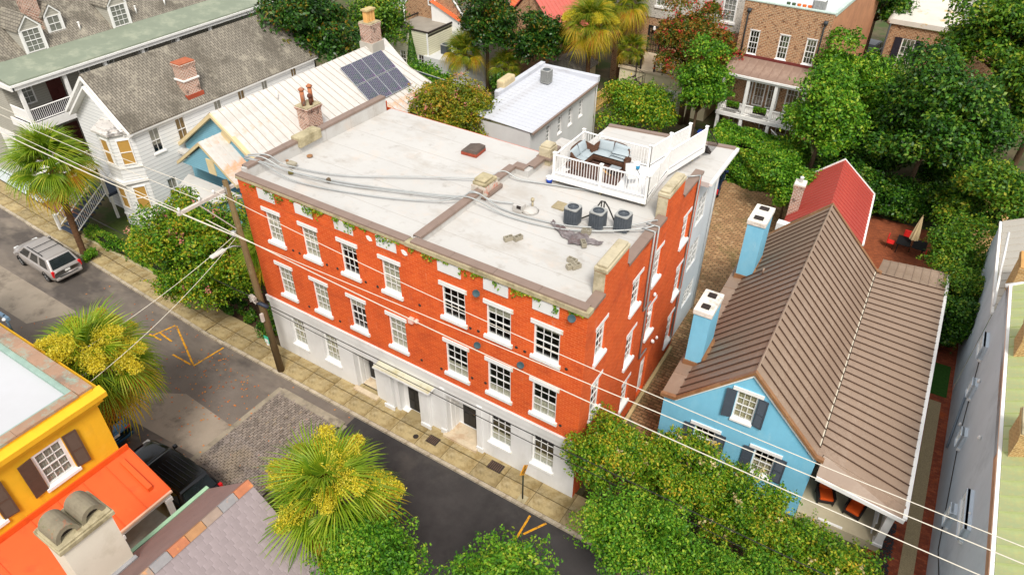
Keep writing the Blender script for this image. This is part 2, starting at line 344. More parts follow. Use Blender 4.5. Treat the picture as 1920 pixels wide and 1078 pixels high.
# fallen leaves on the street
leafm=leaf_mat('fallen_leaves',[(150,70,30),(200,110,40),(214,160,60)],.1)
fl=MB()
for i in range(520):
    x=random.uniform(-14,7) ; y=random.uniform(-9.6,-1.8)
    if random.random()<.3: x=random.gauss(-1,2); y=random.gauss(-4,1)
    if random.random()<.25: x=random.gauss(-8,3); y=random.gauss(-9.2,.4)
    a=random.random()*6.28; s_=random.uniform(.03,.06); c,s2=math.cos(a)*s_,math.sin(a)*s_
    fl.quad((x-c,y-s2,.02),(x+s2,y-c,.022),(x+c,y+s2,.03),(x-s2,y+c,.02))
lv=link('fallen_leaves',fl.mesh('fallen_leaves',leafm)); stuff(tag(lv,'scattered orange fallen leaves on the street','leaves'))
# driveway of brick between the houses, back yards
drv=mat('driveway_brick',(178,140,100),.9,.3,2.5,.5,30,pattern=('brick',.42,.21,(138,98,68),(84,72,48),True,.16),stain=[((96,92,52),.5,.52,.66,.6),((206,176,136),1.6,.56,.66,.5),((104,74,54),3,.56,.64,.6)])
struct('driveway',MB().quad((18.2,6.5,-.02),(21.5,3.0,-.02),(21.5,24,-.02),(20.5,33,-.02),(11,33,-.02),(11,14.2,-.02),(17.6,14.2,-.02)),drv)
struct('foundation_strip',MB().prism([(18.3,11.9),(18.45,11.9),(18.75,4.5),(18.57,4.5)],'z',-.04,.14),mat('strip_concrete',(196,178,130),.9,.15,2))
# right-hand path: brick borders, gravel strip, black pebbles, lawn square
RB=R_(2.18)
T2=Matrix.Rotation(RB,4,'Z')
def rot(x,y,z=0,o=(32.9,0)): v=T2@Vector((x,y,0)); return (o[0]+v.x,o[1]+v.y,z)
pathb=mat('path_brick',(178,92,60),.85,.2,2,.3,30,pattern=('brick',.2,.1,(118,46,34),(96,70,52),True,.08),stain=[((196,92,40),1.2,.56,.68,.7),((116,60,46),1.5,.5,.62,.5)])
struct('brick_path',MB().quad(*[rot(a,b,.0) for a,b in ((-2.4,2),(0,2),(0,27),(-2.4,27))]),pathb)
struct('gravel_strip',MB().quad(*[rot(a,b,.012) for a,b in ((-1.08,2),(-.52,2),(-.5,15.6),(-1.05,15.6))]),mat('pea_gravel',(176,158,122),.9,.3,30,.8,60))
struct('lawn_square',MB().quad(*[rot(a,b,.014) for a,b in ((-1.3,16.1),(-.3,16.1),(-.3,18.8),(-1.3,18.8))]),mat('lawn',(52,92,30),.95,.3,10,.8,50))
pb=MB()
for i in range(900):
    x,y=random.uniform(-2.05,-1.45),random.uniform(2.6,6.6); p=rot(x,y,random.uniform(.0,.05)); r_=random.uniform(.025,.05)
    pb.lathe(p,[(r_*.5,-r_*.5),(r_,0),(r_*.5,r_*.5)],5)
stuff(tag(part('pebbles',pb,mat('black_pebbles',(44,44,48),.4,.5,8,.1,spec=.6),None),'bed of black pebbles between porch and brick path','pebbles'))
# ================================================================ the orange-red brick building on the corner
brick=mat('orange_brick',(220,92,34),.85,.14,.7,.35,60,pattern=('brick',.3,.115,(208,76,24),(228,124,76),False,.13),stain=[((188,62,24),1.6,.5,.64,.35,(1,1,3)),((240,128,64),3,.55,.68,.35,(1,1,3)),((160,58,34),.45,.54,.7,.5),((206,170,150),.9,.64,.74,.3,(2,2,.5)),((240,110,40),.8,.56,.7,.5),((180,120,100),1.6,.66,.76,.35)])
stucco=mat('white_stucco',(224,223,221),.8,.05,.6,.2,30,stain=[((180,178,172),.35,.5,.68,.4,(1,1,.4))])
roofw=mat('white_roof_membrane',(194,191,186),.7,.05,.35,.12,14,pattern=('rib','y',1.85,(178,172,164),.014),stain=[((166,156,144),.42,.52,.68,.5,(.7,1.3,1)),((146,136,124),1.3,.58,.72,.42),((206,188,172),.8,.55,.7,.4)])
capm=mat('brown_metal_coping',(136,116,104),.5,.08,2,.05,spec=.4)
stone=mat('weathered_stone',(176,164,132),.9,.2,2,.4,25,stain=[((110,98,66),1.4,.5,.66,.7)])
wsill=mat('white_sill',(228,228,226),.7,.06,3,.1,stain=[((196,190,140),2.2,.56,.7,.6)])
cream=mat('cream_curtain',(222,214,190),.9,.08,4,.1)
darkdoor=mat('black_door',(40,40,40),.45,.1,4,.05)
W_=WHITE(); SA=R_(91.8)
B=thing('brick_building','long three-storey orange brick building with white ground floor and white flat roof','building')
tc=[1.88,4.27,6.67,9.1]; tr=[12.47,14.7,16.93]; wl,wr=1.02,1.18
holes=[]; gh=[]
for c in tc: holes+=[(c-wl/2,c+wl/2,7.78,9.47),(c-wl/2,c+wl/2,4.5,6.33)]
for c in tr: holes+=[(c-wr/2,c+wr/2,7.78,9.42),(c-wr/2,c+wr/2,4.48,6.3)]
part('brick_front',wall(MB(),(0,0),0,18.6,3.84,10.78,holes,.2).box(0,10.1,-.035,0,9.98,10.78),brick,B)
gw=[(1.34,2.4,1.06,3.0),(3.7,4.76,1.06,3.0),(14.12,15.3,1.16,3.06),(16.4,17.52,1.16,3.1)]
dr=[(5.78,7.16,.06,2.62),(8.75,10.05,.12,2.5),(11.66,13.4,.1,2.8)]
base=wall(MB(),(0,0),0,18.6,-.1,3.5,gw,.25)
base=wall(MB(),(0,0),0,18.6,-.1,3.5,gw+dr,.25)
for a,b,e,f in dr:       # porch recesses: deeper cheeks, floor, ceiling and back
    d=1.0 if b-a>1.31 else .3
    base.quad((a,.25,e),(a,d,e),(a,d,f),(a,.25,f)).quad((b,.25,f),(b,d,f),(b,d,e),(b,.25,e)).quad((a,.25,f),(a,d,f),(b,d,f),(b,.25,f)).quad((a,d,e),(b,d,e),(b,d,f),(a,d,f)).quad((a,.25,e),(b,.25,e),(b,d,e),(a,d,e))
part('stucco_base',base,stucco,B)
part('stucco_band',MB().box(-.05,18.66,-.08,-.001,3.44,3.84).box(-.05,18.68,-.11,-.002,3.76,3.845),stucco,B)
lb=(.12,.2,.05); sb=(.1,.16,.1)
states=[[(cream,1),(cream,1),(cream,.25),(cream,1)],[(cream,1),(cream,1),(cream,.3),(cream,1)]]
for i,c in enumerate(tc):
    window(B,(0,0),0,c,7.78,wl,1.69,lintel=lb,sill=sb,cur=states[0][i],rec=.1,linm=wsill)
    window(B,(0,0),0,c,4.5,wl,1.83,lintel=lb,sill=sb,cur=states[1][i],rec=.1,linm=wsill)
for i,c in enumerate(tr):
    window(B,(0,0),0,c,7.78,wr,1.64,lintel=lb,sill=sb,rec=.06,cur=(cream,(.12,.3,.18)[i]),linm=wsill)
    window(B,(0,0),0,c,4.48,wr,1.82,lintel=lb,sill=sb,rec=.06,cur=(cream,(.3,.16,.38)[i],1),linm=wsill)
for i,(a,b,e,f) in enumerate(gw): window(B,(0,0),0,(a+b)/2,e,b-a,f-e,sill=(.06,.14,.09),rec=.16,cur=(cream,1) if i<2 else (cream,.3,1),linm=wsill)
for i,(x,wd) in enumerate([(a+.55,1.1) for a in (1.28,3.68,6.1,8.52)]+[(12.35,1.15),(14.6,1.15),(16.85,1.15)]):
    part('blank_panel',MB().box(x-wd/2,x+wd/2,-.055,-.001,10.12,10.68),stucco,B,bev=.01)
# doors
for (a,b,e,f),dx,dw in ((dr[0],.36,.62),(dr[2],.66,.78)):
    panel_door(B,(a+dx,.95,e+.05),0,dw,f-e-.35,darkdoor)
    part('side_panelling',MB().box(a+.002,a+.05,.3,.55,e,f-.1).box(a+.002,a+.05,.62,.9,e,f-.1),W_,B,bev=.01)
    part('door_step',MB().box(a-.1,b+.1,-.28,-.001,.0,e+.16).box(a,b,.0,.9,e-.02,e+.04),mat('step_stone',(206,188,160),.9,.15,2,stain=[((170,130,96),1.5,.5,.65,.5)]),B)
panel_door(B,(9.5,.26,.2),0,.86,1.95,darkdoor)
por=part('portico',MB().box(7.95,8.4,-.22,-.001,0,2.55).box(10.3,10.72,-.22,-.001,0,2.55).box(7.85,8.5,-.3,-.22,.0,.35).box(10.2,10.82,-.3,-.22,0,.35)
   .box(7.9,10.8,-.26,-.002,2.55,2.75).box(7.7,10.98,-.48,-.001,2.75,2.86).box(7.62,11.06,-.55,-.003,2.86,2.96).box(8.52,8.75,-.1,-.001,0,2.5).box(10.05,10.25,-.1,-.001,0,2.5),stucco,B,bev=.015)
part('portico_top',MB().box(7.64,11.04,-.53,-.001,2.965,2.985),mat('mossy_stone',(206,202,180),.9,.1,1.5,stain=[((176,160,96),1,.52,.66,.6)]),por)
part('pilaster',MB().box(11.36,11.62,-.07,-.002,.0,3.2).box(11.32,11.66,-.12,-.003,0,.42),stucco,B,bev=.01)
part('pilaster',MB().box(13.46,13.76,-.07,-.002,.0,3.2).box(13.42,13.8,-.12,-.003,0,.42),stucco,B,bev=.01)
part('lantern',MB().lathe((13.2,.35,1.9),[(.03,0),(.07,.05),(.07,.22),(.02,.3)],6),iron,B)
# side wall, turned a little with the alley
sh=[(.95,1.93,7.65,9.33),(4.47,5.5,7.65,9.33),(6.9,7.85,7.65,9.33),(10.5,11.5,7.6,9.2),(1.0,1.98,4.35,6.25),(4.6,5.6,4.35,6.2),(7.1,8.05,4.25,6.1),(10.8,11.8,4.2,6.05),(10.8,11.8,.85,2.85),(4.85,5.75,1.35,2.95)]
dh=(7.15,8.2,.05,2.7)
part('brick_side',wall(MB(),(18.6,0),SA,12.35,-.1,10.78,sh+[dh],.2),brick,B)
for a,b,e,f in sh: window(B,(18.6,0),SA,(a+b)/2,e,b-a,f-e,lintel=(.08,.18,.02),sill=(.1,.16,.1),rec=.1,linm=wsill,cur=(cream,.25) if a<3 else None)
ux,uy=math.cos(SA),math.sin(SA)
def SP(u,d,z): return (18.6+ux*u+uy*d,uy*u-ux*d,z)     # d outward
panel_door(B,SP(7.67,-.15,.05),SA,1.05,2.65,W_)
part('brick_side_left',wall(MB(),(0,10.7),R_(-90),10.7,-.1,10.78,[]),brick,B)
part('brick_rear',MB().quad((10.6,10.7,-.1),(0,10.7,-.1),(0,10.7,10.4),(10.6,10.7,10.4)),brick,B)
part('lead_roof_left',MB().prism([(.3,10.62),(10.72,10.38),(10.72,9.9),(.3,9.9)],'x',.3,10.3),roofw,B)
part('flat_roof',MB().prism([(10.5,.3),(18.35,.3),(17.98,12.3),(10.5,12.3)],'z',10.0,10.62),roofw,B)
# copings in pieces
def coping(pts,wd,z,h=.07,piece=2.2,seam=True,parent=B):
    for p,q in zip(pts,pts[1:]):
        p,q=Vector((*p,0)),Vector((*q,0)); d=q-p; n=max(1,round(d.length/piece)); a=math.atan2(d.y,d.x)
        for i in range(n):
            s0=p+d*i/n; L=d.length/n; k=MB().prism([(-wd/2-.02,-.06),(-wd/2,-.06),(-wd/2,h*.9),(wd/2,h),(wd/2,-.06),(wd/2+.02,-.06),(wd/2+.02,h+.006),(-wd/2-.02,h*.9+.006)],'x',.006,L-.006)
            link('coping',k.mesh('coping',capm),parent,(s0.x,s0.y,z),a)
part('cornice_stone',MB().box(-.04,10.2,-.1,.28,10.78,10.9).box(10.2,18.68,-.14,.28,10.785,10.98),stone,B)
coping([(-.05,.12),(10.2,.12)],.34,10.92); coping([(10.45,.12),(18.55,.12)],.34,11.0)
part('parapet_wall',MB().box(0,.32,.3,10.25,10.2,11.2),roofw,B); coping([(.16,.4),(.16,10.25)],.34,11.21)
part('party_parapet',MB().box(10.28,10.56,.35,8.05,10.2,10.96).box(10.58,11.3,7.7,8.05,10.2,10.96).box(11.02,11.3,8.05,10.7,10.2,10.96),roofw,B)
coping([(10.42,.4),(10.42,7.72)],.33,10.97); coping([(10.42,7.9),(11.1,7.9)],.4,10.975); coping([(11.16,8.1),(11.16,10.7)],.4,10.97)
sp=lambda u,d:SP(u,d,0)[:2]
part('side_parapet',MB().prism([sp(.3,0),sp(12.35,0),sp(12.35,-.3),sp(.3,-.3)],'z',10.5,10.84),brick,B)
for a,b in ((.3,1.35),(3.55,7.6),(9.75,12.4)): coping([sp(a,-.15),sp(b,-.15)],.4,10.85)
cblock=mat('painted_chimney_block',(190,178,150),.9,.15,2,.3,20,stain=[((120,104,70),1.2,.48,.64,.7)])
def stub(u0,u1,zt):
    o=part('chimney_stub',MB().prism([sp(u0,.004),sp(u1,.004),sp(u1,-.5),sp(u0,-.5)],'z',10.3,zt-.32),brick,B)
    part('cap',MB().prism([sp(u0-.04,.03),sp(u1+.04,.03),sp(u1+.04,-.54),sp(u0-.04,-.54)],'z',zt-.32,zt-.12).prism([sp(u0+.05,-.03),sp(u1-.05,-.03),sp(u1-.05,-.46),sp(u0+.05,-.46)],'z',zt-.12,zt),cblock,o,bev=.04)
    part('plaster_face',MB().prism([sp(u0-.02,-.05),sp(u0-.001,-.05),sp(u0-.001,-.5),sp(u0-.02,-.5)],'z',10.62,zt-.34).prism([sp(u0,-.501),sp(u1,-.501),sp(u1,-.52),sp(u0,-.52)],'z',10.62,zt-.33),cblock,o)
stub(1.42,3.45,12.05); stub(7.7,9.65,12.05)
# chimney stump with bucket and tarp on the party wall, square post at its end, left parapet block
o=part('chimney_stub',MB().box(9.95,10.72,4.95,6.15,10.5,11.15),mat('peeling_chimney',(200,190,176),.9,.2,2,.3,30,stain=[((206,80,30),1.1,.5,.6,.95),((70,64,56),2,.58,.66,.7)]),B)
part('cap',MB().box(9.97,10.7,5.0,6.0,11.15,11.32).box(10.03,10.62,5.06,5.8,11.32,11.46),stone,o,bev=.05)
part('flashing',MB().box(9.85,10.8,4.85,6.25,10.6,10.72).box(10.56,10.85,5.2,6.2,10.72,10.86),capm,o)
o=part('chimney_stub',MB().box(10.95,11.6,9.25,9.95,10.5,11.5).box(11.0,11.55,9.3,9.9,11.5,11.62),cblock,B,bev=.03); part('flashing',MB().box(10.88,11.7,9.15,10.05,10.96,11.06),capm,o)
part('chimney_stub',MB().box(-.12,.5,3.6,5.1,10.9,11.42),stone,B,bev=.04)
# annex at the rear: pale boarded wall, big windows, projecting eave
sid=mat('pale_siding',(206,210,212),.7,.05,1,.1,pattern=('lap','z',.16))
an=[(13.2,14.6,7.2,8.9),(13.2,14.7,4.3,6.0),(13.6,15.3,1.5,2.8)]
part('annex_wall',wall(MB(),SP(0,-.12,0)[:2],SA,16.3,-.1,10.1,an,.15,u0=12.3),sid,B)
part('annex_rear',MB().quad(SP(16.3,-.12,-.1),(11.9,15.2,-.1),(11.9,15.2,10.1),SP(16.3,-.12,10.1)).quad((11.9,15.2,-.1),(11.9,10.7,-.1),(11.9,10.7,10.1),(11.9,15.2,10.1)),sid,B)
for a,b,e,f in an:
    for q in (0,1): window(B,SP(0,-.12,0)[:2],SA,a+(b-a)*(.25+.5*q),e,(b-a)/2-.03,f-e,cols=2,rows=2,rec=.04)
part('corner_board',MB().prism([SP(16.1,-.1,0)[:2],SP(16.35,-.1,0)[:2],SP(16.35,-.3,0)[:2],SP(16.1,-.3,0)[:2]],'z',0,10.1),W_,B)
ar=[SP(12.4,.4,0)[:2],SP(16.7,.4,0)[:2],(11.7,15.6),(11.7,12.31),(18.0-.03,12.31)]
part('annex_roof',MB().prism([ar[0],ar[1],ar[2],ar[3]],'z',10.1,10.35),roofw,B)
coping([SP(16.6,.4,0)[:2],(11.7,15.5)],.25,10.36); 
part('gutter',MB().prism([SP(12.4,.4,0)[:2],SP(16.75,.4,0)[:2],SP(16.75,.55,0)[:2],SP(12.4,.55,0)[:2]],'z',10.2,10.36),W_,B)
part('downpipe',MB().tube([SP(15.8,.45,10.2),SP(15.8,0,9.8),SP(15.8,0,.1)],.05,8),W_,B,True)
# pipes on the side wall, dishes, anchor plates, flood light
galv=mat('grey_conduit',(176,178,176),.5,.08,3,.05,metal=.4)
for (u,zb) in ((6.15,6.7),(6.6,3.4)):
    part('side_conduit',MB().tube([SP(u,-.5,10.95),SP(u,.06,10.98),SP(u,.06,zb),SP(u+.9,.06,zb-.05)],.045,7),galv,B,True)
part('side_conduit',MB().tube([SP(11.3,-.4,11.0),SP(11.75,.06,11.0),SP(11.75,.06,.4)],.05,7),galv,B,True)
for u,z in ((6.9,6.0),(7.1,5.9),(7.4,6.8),(8.2,3.3),(8.35,3.15),(8.9,3.0)): part('wall_lamp',MB().lathe(SP(u,.1,z),[(.03,-.08),(.08,0),(.06,.1),(.02,.14)],8),W_,B,True)
dm=mat('satellite_dish',(62,84,90),.4,.1,4,.05)
for x,z in ((13.81,9.92),(13.78,7.16),(15.91,7.13),(18.06,10.57)):
    k=MB(); n=14
    k.lathe((0,0,0),[(.005,0),(.08,.01),(.15,.04),(.16,.042),(.15,.036),(.08,.003)],16)
    mx=Matrix.Translation((x,-.22,z))@Matrix.Rotation(R_(68),4,'X')@Matrix.Rotation(R_(15),4,'Y'); kk=MB().add(k,mx); kk.tube([(x,0,z-.2),(x,-.12,z-.16),(x,-.2,z)],.018,6)
    part('satellite_dish',kk,dm,B,True)
am=MB().lathe((0,0,0),[(.08,0),(.06,.03),(.02,.05)],6).mesh('anchor_plate',iron)
for x,z in [(5.12,7.75),(5.79,7.8),(7.5,7.73),(8.21,7.76),(3.33,7.73),(11.55,4.45),(13.27,4.79),(13.99,4.87),(15.56,7.75),(15.96,7.72),(13.28,7.7),(13.69,7.73),(17.87,7.75),(17.77,4.43),(2.9,7.73),(10.6,7.75),(10.4,4.4),(5.3,4.4),(3.2,4.4)]:
    o=link('anchor_plate',am,B,(x,0,z)); o.rotation_euler=(R_(90),0,0)
part('flood_lamp',MB().box(9.98,10.22,-.2,-.001,6.6,6.85).lathe((10.42,-.1,6.8),[(.05,-.1),(.1,-.02),(.09,.1),(.03,.15)],10),mat('lamp_shell',(232,190,176),.5),B)
for x,z in ((8.13,10.37),(10.06,10.36)): part('mortar_patch',MB().prism([(x-.1,z-.1),(x+.02,z-.16),(x+.17,z-.1),(x+.12,z+.03),(x-.05,z+.1),(x-.16,z+.06)],'y',-.06,-.036),W_,B)
# ---------------------------------------------------------------- on the roof
Z=10.63
def pipe(name,pts,label,r=.035,z=None):
    k=MB(); P=[Vector((x,y,(Z+.07+(zz if zz else 0)))) for x,y,zz in pts]; out=[]
    for i in range(len(P)-1):
        for t in range(6):
            a=P[max(i-1,0)];b=P[i];c=P[i+1];d=P[min(i+2,len(P)-1)]; f=t/6
            out.append(.5*((2*b)+(c-a)*f+(2*a-5*b+4*c-d)*f*f+(3*b-a-3*c+d)*f**3))
    out.append(P[-1]); k.tube(out,r,6); solo(name,k,galv,label,'conduit','roof conduits',True)
pipe('roof_conduit',[(-.5,1.2,.62),(.3,1.7,.62),(1.09,2.12,.1),(3.8,2.94,0),(7.08,4.9,0),(9.6,6.3,.05),(10.4,6.9,.38),(11.2,7.1,.1),(12.53,7.6,0),(15.46,8.39,0)],'grey roof conduit farthest from the street, running under the deck')
pipe('roof_conduit',[(-.5,1.0,.62),(.3,1.4,.62),(1.45,1.78,.1),(3.71,2.33,0),(6.81,3.27,0),(9.65,4.3,.05),(10.42,4.5,.4),(11.2,4.8,.1),(12.1,5.17,.05)],'grey roof conduit ending at the vent box')
pipe('roof_conduit',[(-.4,.9,.6),(.6,1.1,.5),(2.67,1.29,.05),(6.37,2.3,0),(9.12,3.47,.05),(10.42,4.03,.4),(12.39,4.15,.03),(14.62,4.48,.0),(16.32,5.14,.1),(17.8,6.1,.2),(18.3,6.5,.34)],'grey roof conduit nearest the street, crossing the whole roof')
pipe('roof_conduit',[(-.4,.95,.66),(3.75,2.1,.03),(6.85,3.1,.03),(9.65,4.15,.08),(10.42,4.55,.42),(11.88,4.51,.05),(13.53,4.6,.02),(15.32,5.09,.0),(17.1,6.09,.1),(18.0,6.8,.3),(18.25,6.9,.36)],'grey roof conduit second from the street, crossing to the side wall')
acg=mat('ac_casing',(104,110,116),.5,.08,4,.05,metal=.3); acl=mat('ac_louvre',(60,66,76),.5,.1,3,.05); act=mat('ac_top',(168,168,164),.5,.08,4,.05,metal=.2)
def ac_unit(x,y,z,s,h,label,rz=0,top=None,body=None):
    t=thing('air_conditioner',label,'air conditioner',(x,y,z),rz,'rooftop air conditioners'); q=s/2
    def rr(a,c,n=5):
        o=[]
        for cx,cy,st in ((a-c,a-c,0),(-a+c,a-c,90),(-a+c,-a+c,180),(a-c,-a+c,270)):
            for i in range(n): g=R_(st+90*i/(n-1)); o.append((cx+c*math.cos(g),cy+c*math.sin(g)))
        return o
    part('casing',MB().prism(rr(q*.94,.12),'z',.04,h-.04),body or acl,t)
    part('base',MB().prism(rr(q,.12),'z',0,.05),act,t)
    k=MB(); n=int(h/.055)
    for i in range(1,n): k.prism(rr(q,.12),'z',i*h/n-.009,i*h/n+.009)
    for j in range(4):
        for i in range(-2,3):
            a=math.pi/2*j; c,s_=math.cos(a),math.sin(a); u=i*s*.18; k.cbox((c*q*1.0-s_*u,s_*q*1.0+c*u,.05),.014,.014,h-.1,a)
    part('louvre',k,acg if not body else act,t)
    n=28; ro=rr(q,.12,7); ri=[(q*.78*math.cos(2*math.pi*i/n),q*.78*math.sin(2*math.pi*i/n)) for i in range(n)]
    k=MB(); k.v=[(a,b,h) for a,b in ro]+[(a,b,h) for a,b in ri]+[(a,b,h-.06) for a,b in ro]
    off=0
    ang=lambda p: math.atan2(p[1],p[0])%(2*math.pi)
    ro_i=sorted(range(28),key=lambda i:ang(ro[i]))
    for i in range(n):
        a,b=ro_i[i],ro_i[(i+1)%n]; k.f.append((a,b,28+(i+1)%n,28+i)); k.f.append((a,56+a,56+b,b))
    part('top_rim',k,top or act,t)
    k=MB()
    for r_ in (.15,.35,.55,.78): k.tube([(q*r_*math.cos(2*math.pi*i/20),q*r_*math.sin(2*math.pi*i/20),h+.01) for i in range(21)],.006,4,False)
    for i in range(14): g=2*math.pi*i/14; k.tube([(0,0,h+.02),(q*.8*math.cos(g),q*.8*math.sin(g),h+.005)],.005,4,False)
    part('fan_guard',k,acg,t)
    k=MB()
    for i in range(4):
        g=math.pi/2*i+.3; k.quad((0.03*math.cos(g),.03*math.sin(g),h-.1),(q*.7*math.cos(g-.3),q*.7*math.sin(g-.3),h-.13),(q*.7*math.cos(g+.3),q*.7*math.sin(g+.3),h-.07))
    k.lathe((0,0,h-.14),[(q*.75,-.02),(q*.75,-.01)],16); k.lathe((0,0,h-.12),[(.07,0),(.07,.06),(.03,.08)],10)
    part('fan',k,acl,t); return t
ac_unit(15.0,5.35,Z,.62,.82,'left one of three dark air conditioner units on the white roof'); ac_unit(16.05,5.66,Z,.62,.82,'middle one of three dark air conditioner units on the white roof'); ac_unit(17.05,6.02,Z,.62,.82,'right one of three dark air conditioner units on the white roof')
blk=mat('black_hose',(44,44,40),.6)
solo('coolant_hose',MB().tube([(15.3,5.6,Z+.2),(15.6,6.0,Z+.3),(15.75,6.5,Z+.75),(15.9,6.55,Z+.75),(16.2,6.3,Z+.7),(16.6,6.1,Z+.3),(16.75,6.0,Z+.15)],.035,6).tube([(15.75,6.5,Z),(15.78,6.5,Z+.78)],.03,6).tube([(15.9,6.5,Z),(15.9,6.5,Z+.78)],.03,6),blk,'black hose arched between the rooftop air conditioners','hose',smooth=True)
ccm=mat('concrete_block',(158,150,132),.95,.15,5,.5,40,rnd=.15)
def cinder(x,y,z,rz,label,tip=0):
    k=MB(); L,W,H=.4,.2,.19
    k.box(0,L,0,.035,0,H).box(0,L,W-.035,W,0,H)
    for a in (0,L/2-.02,L-.04): k.box(a,a+.04,.035,W-.035,0,H)
    o=solo('concrete_block',k,ccm,label,'block','loose concrete blocks',loc=(x,y,z),rz=rz)
    if tip: o.rotation_euler=(tip,0,rz)
cinder(13.4,2.5,Z,R_(60),'left block of the pair of concrete blocks standing alone'); cinder(13.75,2.75,Z,R_(70),'right block of the pair of concrete blocks standing alone')
cinder(16.2,2.7,Z,R_(-5),'back-left concrete block of the group near the front corner'); cinder(16.55,2.2,Z,R_(60),'front concrete block of the group near the front corner'); cinder(16.72,2.3,Z+.002,R_(62),'right concrete block of the group near the front corner')
cinder(15.75,4.75,Z+.06,R_(10),'upper concrete block holding the grey tarp down'); cinder(16.05,4.1,Z+.06,R_(-50),'lower concrete block holding the grey tarp down')
# crumpled grey tarp
k=MB(); nx,ny=26,10
for i in range(nx+1):
    for j in range(ny+1):
        u,v=i/nx,j/ny; x=14.25+2.6*u; wv=.28+.35*math.sin(u*3.1)**2; y=4.85-.55*math.sin(u*2.6)+(v-.5)*wv*(1.6 if .5<u<.75 else 1); z=Z+.03+.09*abs(math.sin(u*23+v*5))*abs(math.sin(v*9+u*7))+.03*random.random()
        k.v.append((x,y+.04*math.sin(u*31),z))
for i in range(nx):
    for j in range(ny): a=i*(ny+1)+j; k.f.append((a,a+ny+1,a+ny+2,a+1))
solo('tarp',k,mat('grey_tarp',(122,114,114),.5,.35,3,.3,20,spec=.4,stain=[((96,74,70),2,.5,.6,.7)]),'crumpled grey tarp under two concrete blocks','tarp',smooth=True)
t=thing('roof_hatch','dark roof hatch with reddish frame on the left white roof','hatch',(7.42,8.7,10.45),R_(4)); part('frame',MB().box(-.45,.45,-.48,.48,0,.16),mat('rusty_frame',(150,70,50),.8,.2,3),t); part('lid',MB().prism([(-.44,.16),(.44,.16),(.44,.3),(.1,.34),(-.44,.2)],'y',-.46,.46),mat('hatch_lid',(96,84,76),.8,.2,3),t)
for x,y,r_,lb_ in ((.99,3.64,.15,'round brown roof drain near the left parapet'),(.44,2.67,.08,'small brown roof drain close to the left parapet')): solo('roof_drain',MB().lathe((x,y,10.6),[(r_,0),(r_,.05),(r_*.6,.07)],14),mat('drain_brown',(150,110,76),.7,.2,4),lb_,'drain')
def tank(x,y,z,c,label,k2=None):
    t=thing('bucket',label,'bucket',(x,y,z)); part('pail',MB().lathe((0,0,0),[(.13,0),(.15,.36)],16),mat('white_plastic',(230,230,228),.4,.03),t,True); part('label_band',MB().lathe((0,0,.05),[(.137,0),(.149,.2)],16),mat('bucket_'+label[:4],c,.4,.25,8,.02),t,True); part('rim',MB().lathe((0,0,.34),[(.16,0),(.16,.03),(.14,.035)],16),mat('white_plastic',(230,230,228),.4,.03),t,True)
tank(12.42,7.78,Z,(40,70,160),'white and blue paint bucket standing on the roof beside the deck')
t=thing('roof_vent','low metal vent box with a pipe stub on the white roof','vent',(12.5,4.9,Z)); part('box',MB().box(-.2,.25,-.15,.3,0,.34),roofw,t,bev=.03); part('slot',MB().box(.02,.24,-.155,-.1,.2,.34),iron,t); part('pipe',MB().tube([(.45,.5,0),(.45,.5,.5)],.05,8).lathe((.45,.5,.4),[(.08,0),(.09,.12),(.05,.16)],8),cblock,t,True); part('sealant',MB().lathe((.45,.3,0),[(.42,0),(.3,.1),(.1,.18)],9),roofw,t,True)
solo('roof_pad',MB().box(13.6,14.2,5.95,6.55,Z,Z+.06),mat('brown_pad',(160,146,116),.9,.2,3),'low brown pad on the roof left of the air conditioners','pad')
solo('roof_bracket',MB().box(.85,1.3,2.25,2.55,Z+.1,Z+.2).box(.9,.98,2.3,2.5,Z,Z+.1).box(1.18,1.26,2.3,2.5,Z,Z+.1),ccm,'concrete support block under the conduits near the front corner','block'); solo('roof_bracket',MB().lathe((1.55,1.85,Z),[(.14,0),(.12,.12),(.05,.16)],7),mat('mossy_lump',(120,110,66),.95,.3,6),'mossy lump of stone holding the conduit near the front corner','stone')
solo('roof_bracket',MB().box(3.6,3.74,2.15,2.3,Z,Z+.2),mat('pipe_block',(112,96,76),.9,.2,5),'small block under the conduits midway along the left roof','block')
# ---------------------------------------------------------------- roof deck
dkw=mat('deck_white',(232,230,228),.6,.04,2,.08,pattern=('rib','x',.14))
DZ=11.1
D=thing('roof_deck','white raised roof deck with picket railing and walkway','deck',(12.55,7.9,Z))
def dl(x,y,z): return (x-12.55,y-7.9,z-Z)
main=[(12.5,7.85),(17.15,8.15),(17.0,9.6),(16.9,11.2),(17.5,14.4),(16.65,14.4),(16.25,12.7),(15.95,10.98),(12.4,10.85)]
part('floor',MB().prism([dl(a,b,0)[:2] for a,b in main],'z',DZ-.05-Z,DZ-Z),dkw,D)
out=main[:5]+main[5:]
fz=MB()
for p,q in zip(out,out[1:]+out[:1]):
    p,q=Vector(dl(*p,DZ-.26)),Vector(dl(*q,DZ-.26)); d=(q-p).normalized(); n=Vector((d.y,-d.x,0))*.03
    fz.quad(p+n,q+n,q+n+Vector((0,0,.26)),p+n+Vector((0,0,.26))); fz.quad(p-n,q-n,q-n+Vector((0,0,.255)),p-n+Vector((0,0,.255))); fz.quad(p+n+Vector((0,0,.26)),q+n+Vector((0,0,.26)),q-n+Vector((0,0,.26)),p-n+Vector((0,0,.26)))
part('fascia',fz,W_,D)
for a,b in ((12.7,8.1),(14.9,8.2),(16.9,8.4),(16.7,10),(16.8,12.2),(17.2,13.6),(12.7,10.6),(15,10.7),(16.0,13.4)): part('foot',MB().cbox(dl(a,b,Z),.12,.12,DZ-.2-Z),stone,D)
Wb=WHITE()
